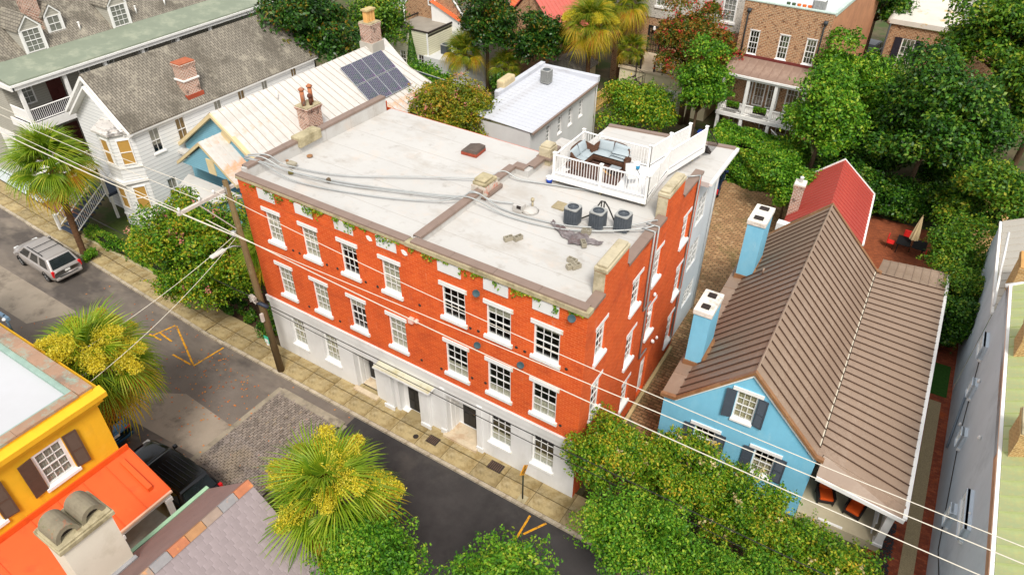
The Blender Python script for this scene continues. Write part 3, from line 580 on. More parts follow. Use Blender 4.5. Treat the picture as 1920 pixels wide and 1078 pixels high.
rail(D,[dl(12.55,10.8,DZ),dl(12.58,7.92,DZ),dl(14.9,8.06,DZ),dl(17.1,8.21,DZ)],0,1.0,Wb)
rail(D,[dl(17.1,8.21,DZ),dl(17.0,9.61,DZ),dl(16.86,11.15,DZ),dl(17.45,14.36,DZ)],0,1.0,Wb,pitch=.115,bal=.045)
rail(D,[dl(12.55,10.8,DZ),dl(13.47,10.78,DZ),dl(15.99,10.94,DZ)],0,1.0,Wb); rail(D,[dl(15.99,10.94,DZ),dl(16.28,12.71,DZ),dl(16.65,14.24,DZ)],0,1.0,Wb,pitch=.115,bal=.045)
# steel stair off the end of the walkway
t=thing('fire_stair','dark metal stair descending from the end of the deck walkway','stair',(17.1,14.6,9.2)); 
for i in range(8): part('tread',MB().box(-.45,.45,i*.24,i*.24+.24,1.75-i*.2,1.79-i*.2),iron,t)
k=MB()
for s_ in (-.46,.46):
    k.tube([(s_,0,2.75),(s_,2.0,1.1)],.025,5); k.tube([(s_,0,1.75),(s_,2.0,.1)],.03,5)
    for i in range(12): k.tube([(s_,i*.17,1.75-i*.14),(s_,i*.17,2.75-i*.14)],.012,4)
part('handrail',k,iron,t)
# wicker loveseats
wick=mat('brown_wicker',(86,58,42),.8,.3,18,.8,70); cush=mat('blue_grey_cushion',(164,174,178),.9,.05,3,.15,30)
def cushion(w,d,h,m_): 
    k=MB(); n=8
    for j in range(n+1):
        for i in range(n+1):
            u,v=i/n*2-1,j/n*2-1; f=(1-abs(u)**4)*(1-abs(v)**4); k.v.append((u*w/2,v*d/2,h*.5+h*.5*f**.5))
    b=len(k.v)
    for j in range(n+1):
        for i in range(n+1):
            u,v=i/n*2-1,j/n*2-1; f=(1-abs(u)**4)*(1-abs(v)**4); k.v.append((u*w/2,v*d/2,h*.5-h*.4*f**.5))
    for j in range(n):
        for i in range(n): a=j*(n+1)+i; k.f+=[(a,a+1,a+n+2,a+n+1),(b+a+n+1,b+a+n+2,b+a+1,b+a)]
    return k.mesh('cushion',m_,True)
def loveseat(x,y,rz,label,extra=0,W=1.7):
    t=thing('wicker_loveseat',label,'sofa',(x,y,DZ),rz,'wicker loveseats on the deck'); D_=.9
    part('seat_base',MB().box(-W/2+.05,W/2-.05,-D_/2+.05,D_/2-.05,.12,.34),wick,t,bev=.04)
    k=MB(); pts=[]          # back and arms: one curved wicker shell
    n=22
    for i in range(n+1):
        a=math.pi*(i/n); cx=-math.cos(a); sx=math.copysign(abs(cx)**.55,cx)*W/2; sy=math.sin(a)**.5*D_*.9-D_/2; top=.62+.3*math.sin(a)**1.2
        pts.append((sx,sy,top))
    for th in (0,.09):
        for a,b,c in pts: k.v+=[(a*(1-th/W*2),b-th*(1 if b>-.3 else 0),.05),(a*(1-th/W*2),b-th*(1 if b>-.3 else 0),c)]
    m_=2*(n+1)
    for i in range(n): k.f+=[(2*i,2*i+2,2*i+3,2*i+1),(m_+2*i+1,m_+2*i+3,m_+2*i+2,m_+2*i),(2*i+1,2*i+3,m_+2*i+3,m_+2*i+1)]
    k.f+=[(0,1,m_+1,m_),(2*n,m_+2*n,m_+2*n+1,2*n+1)]
    o=part('back_shell',k,wick,t,True)
    part('rolled_rim',MB().tube([(a*.97,b-.03,c) for a,b,c in pts],.05,7),wick,o,True)
    cm=cached(('cu',W),lambda:cushion(W/2-.1,.62,.18,cush)); bm=cached(('cb',W),lambda:cushion(W/2-.14,.5,.18,cush))
    for s_ in (-1,1):
        link('seat_cushion',cm,t,(s_*(W/4-.04),-.05,.33)); o=link('back_cushion',bm,t,(s_*(W/4-.06),.24,.68)); o.rotation_euler=(R_(68),R_(s_*4),0)
    for i in range(extra): o=link('throw_cushion',bm,t,(W*.28,-.08,.5+.14*i)); o.rotation_euler=(R_(4),R_(3),R_(8*i))
    for a in (-1,1):
        for b in (-1,1): part('leg',MB().cbox((a*(W/2-.12),b*(D_/2-.12),0),.07,.07,.14),wick,t)
loveseat(13.15,9.5,R_(90),'left brown wicker loveseat with blue-grey cushions, sideways to the deck rail'); loveseat(14.3,10.4,R_(0),'right brown wicker loveseat with piled blue-grey cushions facing the street',2,1.85)
solo('deck_rug',MB().prism([(12.95,8.35),(15.5,8.5),(15.3,10.4),(13.3,10.3)],'z',DZ+.003,DZ+.015),mat('dark_rug',(88,64,56),.95,.2,6,.5,60),'dark brown rug on the deck under the loveseats','rug')
t=thing('side_table','small low table with a grey top on the deck rug','table',(15.0,9.3,DZ)); part('top',MB().box(-.25,.25,-.22,.22,.38,.41),mat('grey_top',(150,156,160),.4),t)
for a in (-1,1):
    for b in (-1,1): part('leg',MB().cbox((a*.2,b*.17,.0),.03,.03,.38),iron,t)
solo('wood_plank',MB().box(-.35,.35,-.05,.05,0,.03),mat('plank_wood',(196,150,84),.8,.2,5),'short wooden plank lying on the deck by the table','plank',loc=(14.55,9.35,DZ+.02),rz=R_(-30))
tank(15.62,10.45,DZ,(40,130,170),'blue and teal paint bucket on the deck beside the right loveseat')
t=thing('garden_chair','light metal mesh chair with dark frame by the deck rail','chair',(16.0,9.0,DZ),R_(40)); ch=mat('chair_frame',(48,46,44),.5); mesh_=mat('chair_mesh',(206,206,204),.8,.1,30)
part('seat',MB().box(-.24,.24,-.24,.24,.4,.43),mesh_,t); part('backrest',MB().prism([(.22,.43),(.26,.43),(.36,.9),(.32,.9)],'x',-.24,.24),mesh_,t)
for a in (-1,1):
    for b in (-1,1): part('leg',MB().tube([(a*.24,b*.24,.42),(a*.27,b*.28,0)],.014,5),ch,t)
    part('armrest',MB().tube([(a*.27,-.26,.42),(a*.28,-.28,.62),(a*.28,.26,.64)],.014,5),ch,t)
# ================================================================ neighbouring houses
def pans(parent,E0,E1,R0,R1,n,m_,sh=.045,name='roof_panel',th=.03,seam=.03,sm=None):
    """standing-seam roof: each pan with its raised seam is a piece of its own"""
    E0,E1,R0,R1=map(Vector,(E0,E1,R0,R1)); N=(E1-E0).cross(R0-E0).normalized()
    if N.z<0: N=-N
    for i in range(n):
        a,b,c,d=E0.lerp(E1,i/n),E0.lerp(E1,(i+1)/n),R0.lerp(R1,(i+1)/n),R0.lerp(R1,i/n)
        u=(b-a).normalized()*.003; k=MB(); o=a
        q=[a+u-o,b-u-o,c-u-o,d+u-o]; lo=[p-N*th for p in q]; k.v=[tuple(p) for p in q+lo]
        k.f=[(0,1,2,3),(7,6,5,4),(0,4,5,1),(1,5,6,2),(2,6,7,3),(3,7,4,0)]
        w_=(b-a).normalized()*seam/2; s0,s1=[Vector((0,0,0)),d-o]
        k.v+=[tuple(p) for p in (s0-w_,s0+w_,s1+w_,s1-w_,s0-w_+N*sh,s0+w_+N*sh,s1+w_+N*sh,s1-w_+N*sh)]
        k.f+=[tuple(8+j for j in f) for f in ((4,5,6,7),(0,1,5,4),(1,2,6,5),(2,3,7,6),(3,0,4,7))]
        me=k.mesh(name,m_)
        if sm: me.materials.append(sm); me.polygons.foreach_set('material_index',[0]*6+[1]*5)
        link(name,me,parent,o)
def chimney(parent,x0,x1,y0,y1,z0,z1,m_,capm_=None,corb=.06,name='chimney',ch=.35):
    k=MB().box(x0,x1,y0,y1,z0,z1-ch)
    for i in range(3): e=corb*(i+1)/3; k.box(x0-e,x1+e,y0-e,y1+e,z1-ch+i*ch/4,z1-ch+(i+1)*ch/4-.003)
    o=part(name,k,m_,parent); e=corb*.6
    part('cap',MB().box(x0-e,x1+e,y0-e,y1+e,z1-ch/4,z1),capm_ or stone,o,bev=.02); return o
def bar(a,b,w,h,mb=None):
    a,b=Vector(a),Vector(b); d=b-a; mb=mb or MB(); n=Vector((d.y,-d.x,0)).normalized()*w/2; u=Vector((0,0,h))
    st=len(mb.v); mb.v+=[tuple(p) for p in (a-n,a+n,b+n,b-n,a-n+u,a+n+u,b+n+u,b-n+u)]
    mb.f+=[tuple(st+i for i in q) for q in ((0,3,2,1),(4,5,6,7),(0,1,5,4),(1,2,6,5),(2,3,7,6),(3,0,4,7))]; return mb
rbrick=mat('weathered_brick',(170,96,66),.9,.3,6,.6,30,pattern=('brick',.26,.1,(112,56,42),(216,206,190),False,.3),stain=[((58,46,40),2.2,.56,.64,.75),((220,208,190),7,.58,.66,.6)])
dbrick=mat('old_brown_brick',(150,104,74),.9,.35,5,.6,30,pattern=('brick',.3,.12,(186,128,86),(206,184,150),False,.2),stain=[((84,52,38),3.2,.54,.62,.8),((206,176,138),4.5,.58,.66,.6)])
# ---------------------------------------------------------------- bright blue house
skyb=mat('bright_blue_stucco',(128,196,224),.75,.05,.8,.12,30,stain=[((150,205,224),.7,.55,.7,.5,(1,1,.5)),((106,178,208),1.1,.5,.66,.35,(1,1,.4)),((176,216,230),2.6,.6,.7,.4,(1,1,.3))])
broof=mat('brown_metal_roof',(146,124,106),.42,.06,1,.05,12,spec=.45,rnd=.04,stain=[((170,150,132),.9,.5,.66,.5),((116,94,78),1.9,.55,.68,.5),((186,150,112),5,.62,.7,.35)])
bsm=mat('seam_shade_brown',(82,62,50),.6,.1,2)  # dark colour paints in the shadow and dirt along each seam
btrim=mat('brown_metal_trim',(142,102,70),.4,.12,1.5,.05,spec=.5,stain=[((176,136,96),1.1,.5,.65,.6)])
shutg=mat('slate_grey_shutter',(74,82,92),.6,.06,3,.05)
H=thing('blue_house','bright blue house with brown standing-seam metal roof and two blue chimneys','house',(20.6,4.28,0),RB)
fh=[(3.02,3.88,4.42,6.02),(1.66,2.6,1.7,3.17),(4.32,5.22,1.7,3.17)]
g=MB()
def gable_wall(mb,outline,y,holes,depth=.15):   # gable with openings: slabs between hole edges clipped to the outline
    top=lambda x: np.interp(x,[p[0] for p in outline],[p[1] for p in outline])
    xs=sorted({p[0] for p in outline}|{v for h in holes for v in h[:2]})
    for a,b in zip(xs,xs[1:]):
        m_=(a+b)/2; hs=sorted([h for h in holes if h[0]<m_<h[1]],key=lambda h:h[2]); z=0
        for h in hs: mb.quad((a,y,z),(b,y,z),(b,y,h[2]),(a,y,h[2])); z=h[3]
        mb.quad((a,y,z),(b,y,z),(b,y,top(b)),(a,y,top(a)))
    for a,b,e,f in holes:
        mb.quad((a,y,e),(a,y+depth,e),(a,y+depth,f),(a,y,f)).quad((b,y,f),(b,y+depth,f),(b,y+depth,e),(b,y,e)).quad((a,y,f),(a,y+depth,f),(b,y+depth,f),(b,y,f)).quad((b,y,e),(b,y+depth,e),(a,y+depth,e),(a,y,e))
    return mb
prof=[(.06,4.25),(.62,4.3),(3.47,7.16),(6.62,4.0),(6.7,3.95)]
gable_wall(g,prof,0,fh); g.quad((6.7,0,0),(6.7,15,0),(6.7,15,3.95),(6.7,0,3.95)).quad((.06,15,0),(.06,0,0),(.06,0,4.25),(.06,15,4.25)).quad((6.7,15,0),(.06,15,0),(.06,15,4.25),(.62,15,4.3),(3.47,15,7.16),(6.7,15,4))
part('wall',g,skyb,H)
bl=mat('cream_blind',(226,214,178),.9,.04,3)
window(H,(0,0),0,3.45,4.42,.86,1.6,lintel=(.2,.17,.06),sill=(.03,.12,.1),cur=(bl,1),shut=(.42,shutg,R_(12)),rec=.05)
window(H,(0,0),0,2.13,1.7,.94,1.47,lintel=(.22,.17,.06),sill=(.03,.12,.1),cur=(bl,.5,1),shut=(.45,shutg,R_(6)),rec=.05)
window(H,(0,0),0,4.77,1.7,.9,1.47,lintel=(.24,.17,.06),sill=(.03,.12,.1),cur=(bl,.5,1),shut=(.45,shutg,R_(6)),rec=.05)
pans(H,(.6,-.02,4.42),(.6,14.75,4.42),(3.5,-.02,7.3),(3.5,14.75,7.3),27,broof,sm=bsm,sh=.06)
pans(H,(-.06,-.06,4.32),(-.06,14.8,4.32),(.6,-.06,4.4),(.6,14.8,4.4),10,broof,sh=.02)
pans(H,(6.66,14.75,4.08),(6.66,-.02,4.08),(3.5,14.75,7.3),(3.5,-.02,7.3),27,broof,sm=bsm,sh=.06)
pans(H,(6.3,-.06,4.1),(6.3,.65,4.1),(6.85,-.06,4.06),(6.85,.65,4.06),1,broof,sh=.0)
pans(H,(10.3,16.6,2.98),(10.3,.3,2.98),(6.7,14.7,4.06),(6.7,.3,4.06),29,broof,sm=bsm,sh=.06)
pans(H,(6.9,17.9,3.1),(10.3,18.6,2.96),(6.72,14.75,4.05),(10.3,16.6,2.98),8,broof,sh=.03,name='rear_roof_panel')
pans(H,(6.9,-.3,3.32),(10.35,-.3,2.85),(6.9,.32,3.98),(10.35,.32,2.96),1,broof,sh=.0,name='front_roof_strip')
vm=mat('valley_flashing',(206,196,176),.7,.1,3)
part('valley',MB().tube([(6.62,.6,4.09),(6.62,14.7,4.09)],.05,4),vm,H)
for y in (-.1,14.85):
    k=MB()
    for p,q in (((-.08,4.34),(.6,4.4)),((.6,4.4),(3.5,7.36)),((3.5,7.36),(6.66,4.14)),((6.66,4.14),(6.95,4.1))): bar((p[0],y,p[1]-.12),(q[0],y,q[1]-.12),.18,.17,k)
    part('verge_trim',k,btrim,H)
k=MB()
for p,q in (((.0,4.2),(.62,4.26)),((.62,4.26),(3.48,7.12)),((3.48,7.12),(6.6,3.96))): bar((p[0],-.07,p[1]-.08),(q[0],-.07,q[1]-.08),.06,.1,k)
part('verge_board',k,W_,H)
part('ridge_cap',MB().tube([(3.5,-.1,7.33),(3.5,14.85,7.33)],.05,4),broof,H)
part('gutter',MB().box(10.3,10.46,-.3,18.7,2.82,2.94),W_,H)
part('porch_fascia',bar((6.9,-.33,3.12),(10.4,-.33,2.66),.06,.2),W_,H)
pw=mat('porch_floor_paint',(190,178,150),.8,.08,2)
part('porch_floor',MB().box(6.72,10.15,.0,16,-.1,.45),pw,H)
for y in (.1,4,8,12,16): part('porch_column',MB().box(9.85,10.15,y-.15,y+.15,.45,2.9).box(9.8,10.2,y-.2,y+.2,.45,.6).box(9.8,10.2,y-.2,y+.2,2.65,2.8),W_,H,bev=.01)
part('porch_side_wall',MB().box(10.0,10.12,.3,15.9,.45,1.1),W_,H)
rail(H,[(9.7,.4,.45),(9.7,3.8,.45)],0,.8,W_,posts=False)
part('wall_plate',MB().box(7.6,8.6,.02,.12,-.2,.5),W_,H)
for y0,y1,zt,x0,x1 in ((2.2,3.8,7.6,.14,.9),(9.95,11.7,8.0,.2,1.06)):
    o=part('chimney',MB().box(x0,x1,y0,y1,3.6,zt-.28),skyb,H)
    part('cap',MB().box(x0-.05,x1+.05,y0-.05,y1+.05,zt-.28,zt-.02),mat('chimney_cap_white',(226,222,212),.8,.1,3,stain=[((150,140,120),2,.5,.65,.6)]),o,bev=.02)
    part('flue',MB().box(x0+.2,x1-.2,y0+.2,y0+.5,zt-.03,zt+.05).box(x0+.2,x1-.2,y1-.5,y1-.2,zt-.03,zt+.05),iron,o)
    part('flashing',MB().box(x0-.06,x1+.1,y0-.06,y1+.06,4.35,4.62).prism([(x1,4.5),(x1+.35,4.6),(x1,5.0)],'y',y0-.03,y1+.03),btrim,o)
part('vent_pipe',MB().tube([(1.6,9.4,5.4),(1.6,9.4,5.8)],.05,8),broof,H,True)
# porch lounge chairs
def lounge(x,y,rz,label):
    t=thing('porch_armchair',label,'armchair',(x,y,.45),rz,'porch armchairs'); dk=mat('dark_wicker',(44,36,34),.7,.3,20,.6,60); oc=mat('orange_cushion',(222,88,26),.9,.06,3)
    part('frame',MB().box(-.36,.36,-.36,.36,.12,.3).box(-.38,-.3,-.36,.3,.3,.55).box(.3,.38,-.36,.3,.3,.55),dk,t,bev=.03); part('backrest',MB().prism([(.28,.2),(.36,.2),(.5,.95),(.42,.95)],'x',-.36,.36),dk,t,bev=.03)
    part('seat_cushion',MB().box(-.29,.29,-.36,.27,.3,.44),oc,t,bev=.05); part('back_cushion',MB().prism([(.18,.44),(.3,.44),(.42,.92),(.3,.92)],'x',-.29,.29),oc,t,bev=.05)
    for a in (-1,1):
        for b in (-1,1): part('leg',MB().cbox((a*.32,b*.32,0),.05,.05,.14),dk,t)
v=Matrix.Translation((20.6,4.28,0))@Matrix.Rotation(RB,4,'Z')
for lx,ly,a,s in ((7.6,1.25,200,'left dark armchair with orange cushions on the blue house porch'),(8.85,1.15,170,'right dark armchair with orange cushions on the blue house porch')): p=v@Vector((lx,ly,0)); lounge(p.x,p.y,R_(a-180),s)
# ---------------------------------------------------------------- little house with red metal roof
rroof=mat('red_metal_roof',(172,74,64),.5,.08,1,.05,spec=.4,stain=[((224,96,74),.9,.52,.66,.5)])
H=thing('red_roof_house','small house with bright red metal roof behind the blue house','house',(23,24,0),R_(5.5))
part('wall',MB().prism([(-2.1,0),(2.1,0),(2.1,3.1),(0,4.85),(-2.1,3.1)],'y',.1,5.8),mat('cream_render',(214,204,180),.85,.06,1),H)
pans(H,(2.35,5.95,3.0),(2.35,-.6,3.0),(0,5.95,5.0),(0,-.6,5.0),15,rroof); pans(H,(-2.35,-.6,3.0),(-2.35,5.95,3.0),(0,-.6,5.0),(0,5.95,5.0),15,rroof)
part('verge',bar((0,6.0,4.95),(2.45,6.0,2.9),.12,.14,bar((-2.4,6.0,2.9),(0,6.0,4.95),.12,.14)),W_,H); part('gutter',MB().box(2.35,2.47,-.6,5.95,2.85,2.97),W_,H)
o=chimney(H,-2.35,-1.75,.6,1.3,0,5.3,rbrick,mat('chimney_cap_white',(226,222,212))); part('pot',MB().lathe((-2.05,.95,5.3),[(.12,0),(.1,.3),(.14,.34),(.05,.4)],10),W_,o,True)
t=thing('wall_air_conditioner','white air conditioner with grille between brick chimney and blue house','air conditioner',(20.85,23.0,2.6)); part('casing',MB().box(-.45,.45,-.25,.25,0,.65),W_,t,bev=.03); part('grille',MB().lathe((.0,-.26,.32),[(.25,0),(.25,.01)],16),acl,t); part('stand',MB().box(-.4,-.3,-.2,.2,-2.6,0).box(.3,.4,-.2,.2,-2.6,0),iron,t)
# ---------------------------------------------------------------- grey rendered building on the right edge
ggrey=mat('blue_grey_render',(204,214,222),.8,.06,.5,.2,20,stain=[((158,170,178),.5,.5,.66,.6,(1,.4,.4)),((204,214,220),.4,.52,.66,.5)])
gpan=mat('pale_green_metal',(176,186,128),.6,.12,1,.05,stain=[((206,176,110),.8,.52,.66,.6),((150,170,130),.6,.5,.62,.6)])
spn=mat('silver_metal',(186,180,168),.5,.08,1,.05)
H=thing('grey_building','tall blue-grey rendered building with pale green metal roof at right edge','building',(32.75,2,0),RB)
gh_=[(5.0,7.0,4.3,5.0),(7.2,7.8,2.3,3.2),(11.6,12.2,2.6,3.4),(14.3,14.9,3.3,4.1),(16.2,17.4,4.2,5.0)]
part('wall',wall(MB(),(0,-6),R_(90),21.0,-.1,7.0,[(a+2.2,b+2.2,e,f) for a,b,e,f in gh_],.25).quad((0,-6,-.1),(0,-6,7),(12,-6,7),(12,-6,-.1)),ggrey,H)
for a,b,e,f in gh_:
    window(H,(0,-6),R_(90),(a+b)/2+2.2,e,b-a,f-e,cols=2 if b-a<1 else 4,rows=1,rec=.12,sill=(.04,.1,.08),cw=.05)
part('wall_low',wall(MB(),(-.02,15),R_(90),9.5,-.1,5.2,[],.2),ggrey,H)
pans(H,(.15,15.0,7.05),(.15,-3.8,7.05),(4.0,15.0,9.3),(4.0,-3.8,9.3),26,gpan,sh=.03)
part('gutter',MB().box(.02,.14,-3.8,15.0,6.92,7.04),W_,H); part('fascia',MB().box(.0,.02,-3.8,15,6.7,7.0),mat('peach_fascia',(216,170,136),.8,.1,3),H)
pans(H,(.05,24.6,5.25),(.05,15.05,5.25),(2.6,24.6,6.6),(2.6,15.05,6.6),13,spn,sh=.03); part('gutter',MB().box(-.1,.04,15.05,24.6,5.1,5.22),W_,H)
tbr=mat('tan_brick',(190,150,96),.9,.2,2,.5,30,pattern=('brick',.22,.08,(150,112,70),(214,190,140),False,.2))
chimney(H,.35,1.5,16.2,17.7,5,7.4,tbr,mat('rusty_cap',(196,150,90),.8,.2,2)); chimney(H,.3,1.3,9.2,10.5,6.8,8.4,tbr); chimney(H,.3,1.3,3.2,4.6,6.8,8.4,tbr)
part('front_cornice',MB().box(.1,4,-6.3,-5.2,6.6,7.0).box(.2,4,-5.9,-4.6,7.0,7.2).box(1.2,4,-5.2,-3.9,7.2,8.2),ggrey,H,bev=.03)
for u,z in ((12.0,3.2),(9.9,5.2),(6.0,4.9),(13.6,2.4),(14.5,4.4),(2.5,4.6)): part('wall_vent',MB().lathe((-.08,u-4,z),[(.03,-.08),(.07,0),(.05,.12)],7),W_,H,True)
part('cable',MB().tube([(-.03,-2.5,3.2),(-.03,3,1.4),(-.03,9,2.4),(-.03,14,4.6)],.018,5),iron,H); part('drain_pipe',MB().tube([(-.07,11.8,3.0),(-.07,9.8,.9),(-.07,9.7,.7)],.05,6),mat('pipe_grey',(120,130,140),.5),H,True)
part('parapet_rail',MB().tube([(-.15,14.9,5.7),(-.15,20.0,7.0)],.06,6).tube([(-.1,14.9,6.9),(1.0,15.1,7.4)],.12,6),W_,H,True)
# ---------------------------------------------------------------- yellow house, near left
yell=mat('golden_yellow_render',(238,182,40),.75,.07,.8,.2,25,stain=[((206,150,40),.7,.54,.7,.35,(2,2,.5)),((250,200,70),1,.55,.7,.4)])
cop=mat('aged_copper',(170,136,112),.6,.12,1,.1,10,metal=.2,stain=[((150,176,160),1.1,.5,.62,.85),((120,96,84),.9,.56,.68,.5)])
H=thing('yellow_house','golden yellow house with white flat roof and copper edging at left','house',(3.8,-10.9,0))
yw=[(10.32-8.76,11.46-8.76,5.36,7.06)]
u=lambda y:(y+10.9)     # local y
yh=[(-13.57,-12.46,5.34,7.04),(-16.3,-15.2,5.34,7.04),(-19.0,-17.9,5.34,7.04)]
part('wall',wall(MB(),(0,-14),R_(90),14,-.1,7.9,[(u(a)+14,u(b)+14,e,f) for a,b,e,f in yh],.15).quad((0,0,-.1),(-18,0,-.1),(-18,0,7.9),(0,0,7.9)),yell,H)
brs=mat('brown_shutter',(92,72,60),.6,.1,5,.05)
for a,b,e,f in yh: window(H,(0,-14),R_(90),u((a+b)/2)+14,e,b-a,f-e,cols=3,rows=2,rec=.03,cw=.12,sill=(.1,.14,.1),cur=(mat('grey_blind',(206,196,180),.9,.04,3),1),shut=(.5,brs,R_(7)))
part('cornice',MB().box(-18,.08,-.2,.08,7.35,7.5).box(-.2,.08,-14,-.2,7.35,7.5).box(-18,.2,-.21,.2,7.5,7.62).box(-.21,.2,-14,-.21,7.5,7.62).prism([(0,7.62),(.34,7.72),(.36,7.95),(0,8.1)],'y',-14,.36).box(-18,.2,0,.34,7.62,7.95).box(-18,.06,-.3,.06,7.95,8.24).box(-.28,.061,-14,-.3,7.95,8.24),yell,H)
part('roof',MB().quad((-18,-14,8.05),(-.3,-14,8.05),(-.3,-.3,8.05),(-18,-.3,8.05)),mat('white_roof_clean',(190,190,192),.7,.03,.4,.25,1.2,stain=[((196,196,200),.5,.5,.7,.5)]),H)
for i in range(8): part('copper_coping',MB().box(-18+i*2.26,-18+(i+1)*2.26-.01,-.42,.1,8.2,8.3),cop,H); 
for i in range(6): part('copper_coping',MB().box(-.32,.1,-14+i*2.26,-14+(i+1)*2.26-.01,8.2,8.3),cop,H)
part('copper_gutter',MB().box(-18,-.42,-.62,-.42,8.06,8.2).box(-.5,-.32,-14,-.62,8.06,8.2),mat('verdigris',(146,170,158),.7,.15,2),H)
orr=mat('orange_metal_roof',(232,92,34),.55,.06,.7,.08,spec=.35,stain=[((190,66,30),1.7,.58,.7,.45),((240,130,70),.5,.55,.7,.35),((226,66,22),.8,.56,.68,.5)])
P_=thing('orange_porch','orange metal porch roof on white posts beside the yellow house','porch',(3.82,-10.7,0))
zr=lambda x:4.6-1.12*x/2.1
for i,(a,b) in enumerate(((-8,-5.4),(-5.4,-3.9),(-3.9,-2.9),(-2.9,-1.9),(-1.9,-.95),(-.95,.12))): pans(P_,(2.15,b,zr(2.15)),(2.15,a,zr(2.15)),(0,b,4.6),(0,a,4.6),1,orr,sh=.035,seam=.025)
part('flashing',MB().box(.0,.06,-8,.12,4.6,4.85),orr,P_); part('snow_rib',MB().prism([(.3,zr(.3)),(1.75,zr(1.75)),(1.75,zr(1.75)+.2),(.3,zr(.3)+.12)],'y',-.5,-.3),orr,P_)
part('beam',MB().box(1.95,2.12,-8,.05,3.1,3.4),W_,P_); part('gutter',MB().box(2.13,2.23,-8,.12,3.33,3.43),mat('peach_gutter',(232,190,160),.7),P_)
part('deck',MB().box(-.02,2.1,-8,0,-.05,.75),mat('grey_boards',(150,146,134),.8,.1,3,pattern=('rib','x',.12)),P_)
for y in (-.1,-2.2,-4.4,-6.6): part('post',MB().box(1.93,2.13,y-.1,y+.1,.75,3.1).box(1.88,2.18,y-.15,y+.15,.75,.9).box(1.88,2.18,y-.15,y+.15,2.9,3.1),W_,P_)
rail(P_,[(2.03,-.2,.75),(2.03,-2.1,.75)],0,.85,W_,posts=False); rail(P_,[(2.03,-2.3,.75),(2.03,-6.6,.75)],0,.85,W_,posts=False)
# ---------------------------------------------------------------- slate-roofed house at the bottom
slm=mat('mauve_slate',(144,131,131),.7,.07,2,.2,30,rnd=.05,stain=[((176,164,166),1.6,.56,.7,.4)])
H=thing('slate_roof_house','house with mauve-grey slate roof and stone ridge tiles in the foreground','house',(11.8,-10.45,0))
hp=[(-2.75,0),(5.6,0),(5.6,3.1),(0,7.9),(-2.75,5.5)]
part('wall',MB().prism(hp,'y',-14,-.15),mat('white_render_house',(216,212,204),.85,.05,1),H)
part('roof_underlay',MB().prism([(-3.0,5.38),(0,7.92),(6.0,2.76),(6.0,2.64),(0,7.75),(-3.0,5.25)],'y',-14,0),iron,H)
sl=.86; cs=1/math.hypot(1,sl); ang=math.atan(sl)
sme=MB().prism([(0,.0),(.21,.006),(.21,.014),(0,.008)],'y',-.134,.134).mesh('slate',slm); cnt=0; rest=MB()
for r in range(41):
    d=.02+r*.19; x0=d*cs; z0=7.95-d*cs*sl
    y=-.14-(r%2)*.2
    if r%2: rest.add(MB().prism([(0,.0),(.21,.006),(.21,.014),(0,.008)],'y',-.066,.134),Matrix.Translation((x0,-.136,z0))@Matrix.Rotation(ang,4,'Y')); y-=.0
    while y>-7.5:
        wq=random.uniform(.245,.275)
        if cnt<300 and y>-4.6 and r<19:
            o=link('slate',sme,H,(x0,y,z0+random.uniform(0,.006))); o.rotation_euler=(0,ang,random.uniform(-.006,.006)); cnt+=1
        else: rest.add(MB().prism([(0,.0),(.21,.006),(.21,.014),(0,.008)],'y',-.134,.134),Matrix.Translation((x0,y,z0))@Matrix.Rotation(ang,4,'Y'))
        y-=.272
stuff(part('slates',rest,slm,H))
part('rear_slope',MB().prism([(0,7.97),(-2.95,5.44),(-2.95,5.38),(0,7.9)],'y',-14,0),mat('brown_shingle',(138,112,106),.9,.1,1,.4,30,stain=[((70,58,54),7,.64,.72,.8)]),H)
for i in range(14):
    o=part('ridge_tile',MB().prism([(-.2,7.86),(0,8.06),(.2,7.86),(.17,7.84),(0,8.0),(-.17,7.84)],'y',-i*.62-.6,-i*.62-.0),mat(f'ridge_tile_{i%4}',[(178,112,80),(142,138,138),(152,132,118),(168,124,86)][i%4],.85,.12,3,.2,stain=[((222,150,80),2.5,.56,.66,.6)]),H)
part('gutter',MB().box(-3.15,-3.0,-14,.05,5.3,5.42),mat('green_gutter',(150,184,150),.6),H)
cm_=mat('cream_chimney_render',(222,214,196),.85,.05,.8,.15,20,stain=[((190,180,156),1,.56,.7,.4)])
chx0,chx1,chy0,chy1=-3.25,-2.1,-4.9,-3.35
o=part('chimney',MB().box(chx0,chx1,chy0,chy1,3.5,8.55),cm_,H); part('cap',MB().box(chx0-.1,chx1+.1,chy0-.1,chy1+.1,8.55,8.72).box(chx0-.05,chx1+.05,chy0-.05,chy1+.05,8.72,8.8),stone,o,bev=.02)
hm=mat('mossy_hood',(132,122,102),.95,.2,2,.5,20,stain=[((198,100,60),1.4,.55,.64,.7),((96,100,60),2,.56,.66,.6)])
for cy in (chy0+.38,chy1-.38):
    k=MB(); n=12; ro,ri=.37,.24
    for xx in (chx0+.12,chx1-.1):
        for i in range(n+1):
            a=math.pi*i/n; h_=1.25
            k.v+=[(xx,cy+ro*math.cos(a),8.8+ro*h_*math.sin(a)),(xx,cy+ri*math.cos(a),8.8+ri*h_*math.sin(a))]
    m_=2*(n+1)
    for i in range(n): k.f+=[(2*i,2*i+2,m_+2*i+2,m_+2*i),(2*i+1,m_+2*i+1,m_+2*i+3,2*i+3),(m_+2*i,m_+2*i+2,m_+2*i+3,m_+2*i+1),(2*i,2*i+1,2*i+3,2*i+2)]
    part('arched_hood',k,hm,o); part('flue_screen',MB().box(chx1-.3,chx1-.28,cy-.2,cy+.2,8.8,9.02),iron,o)
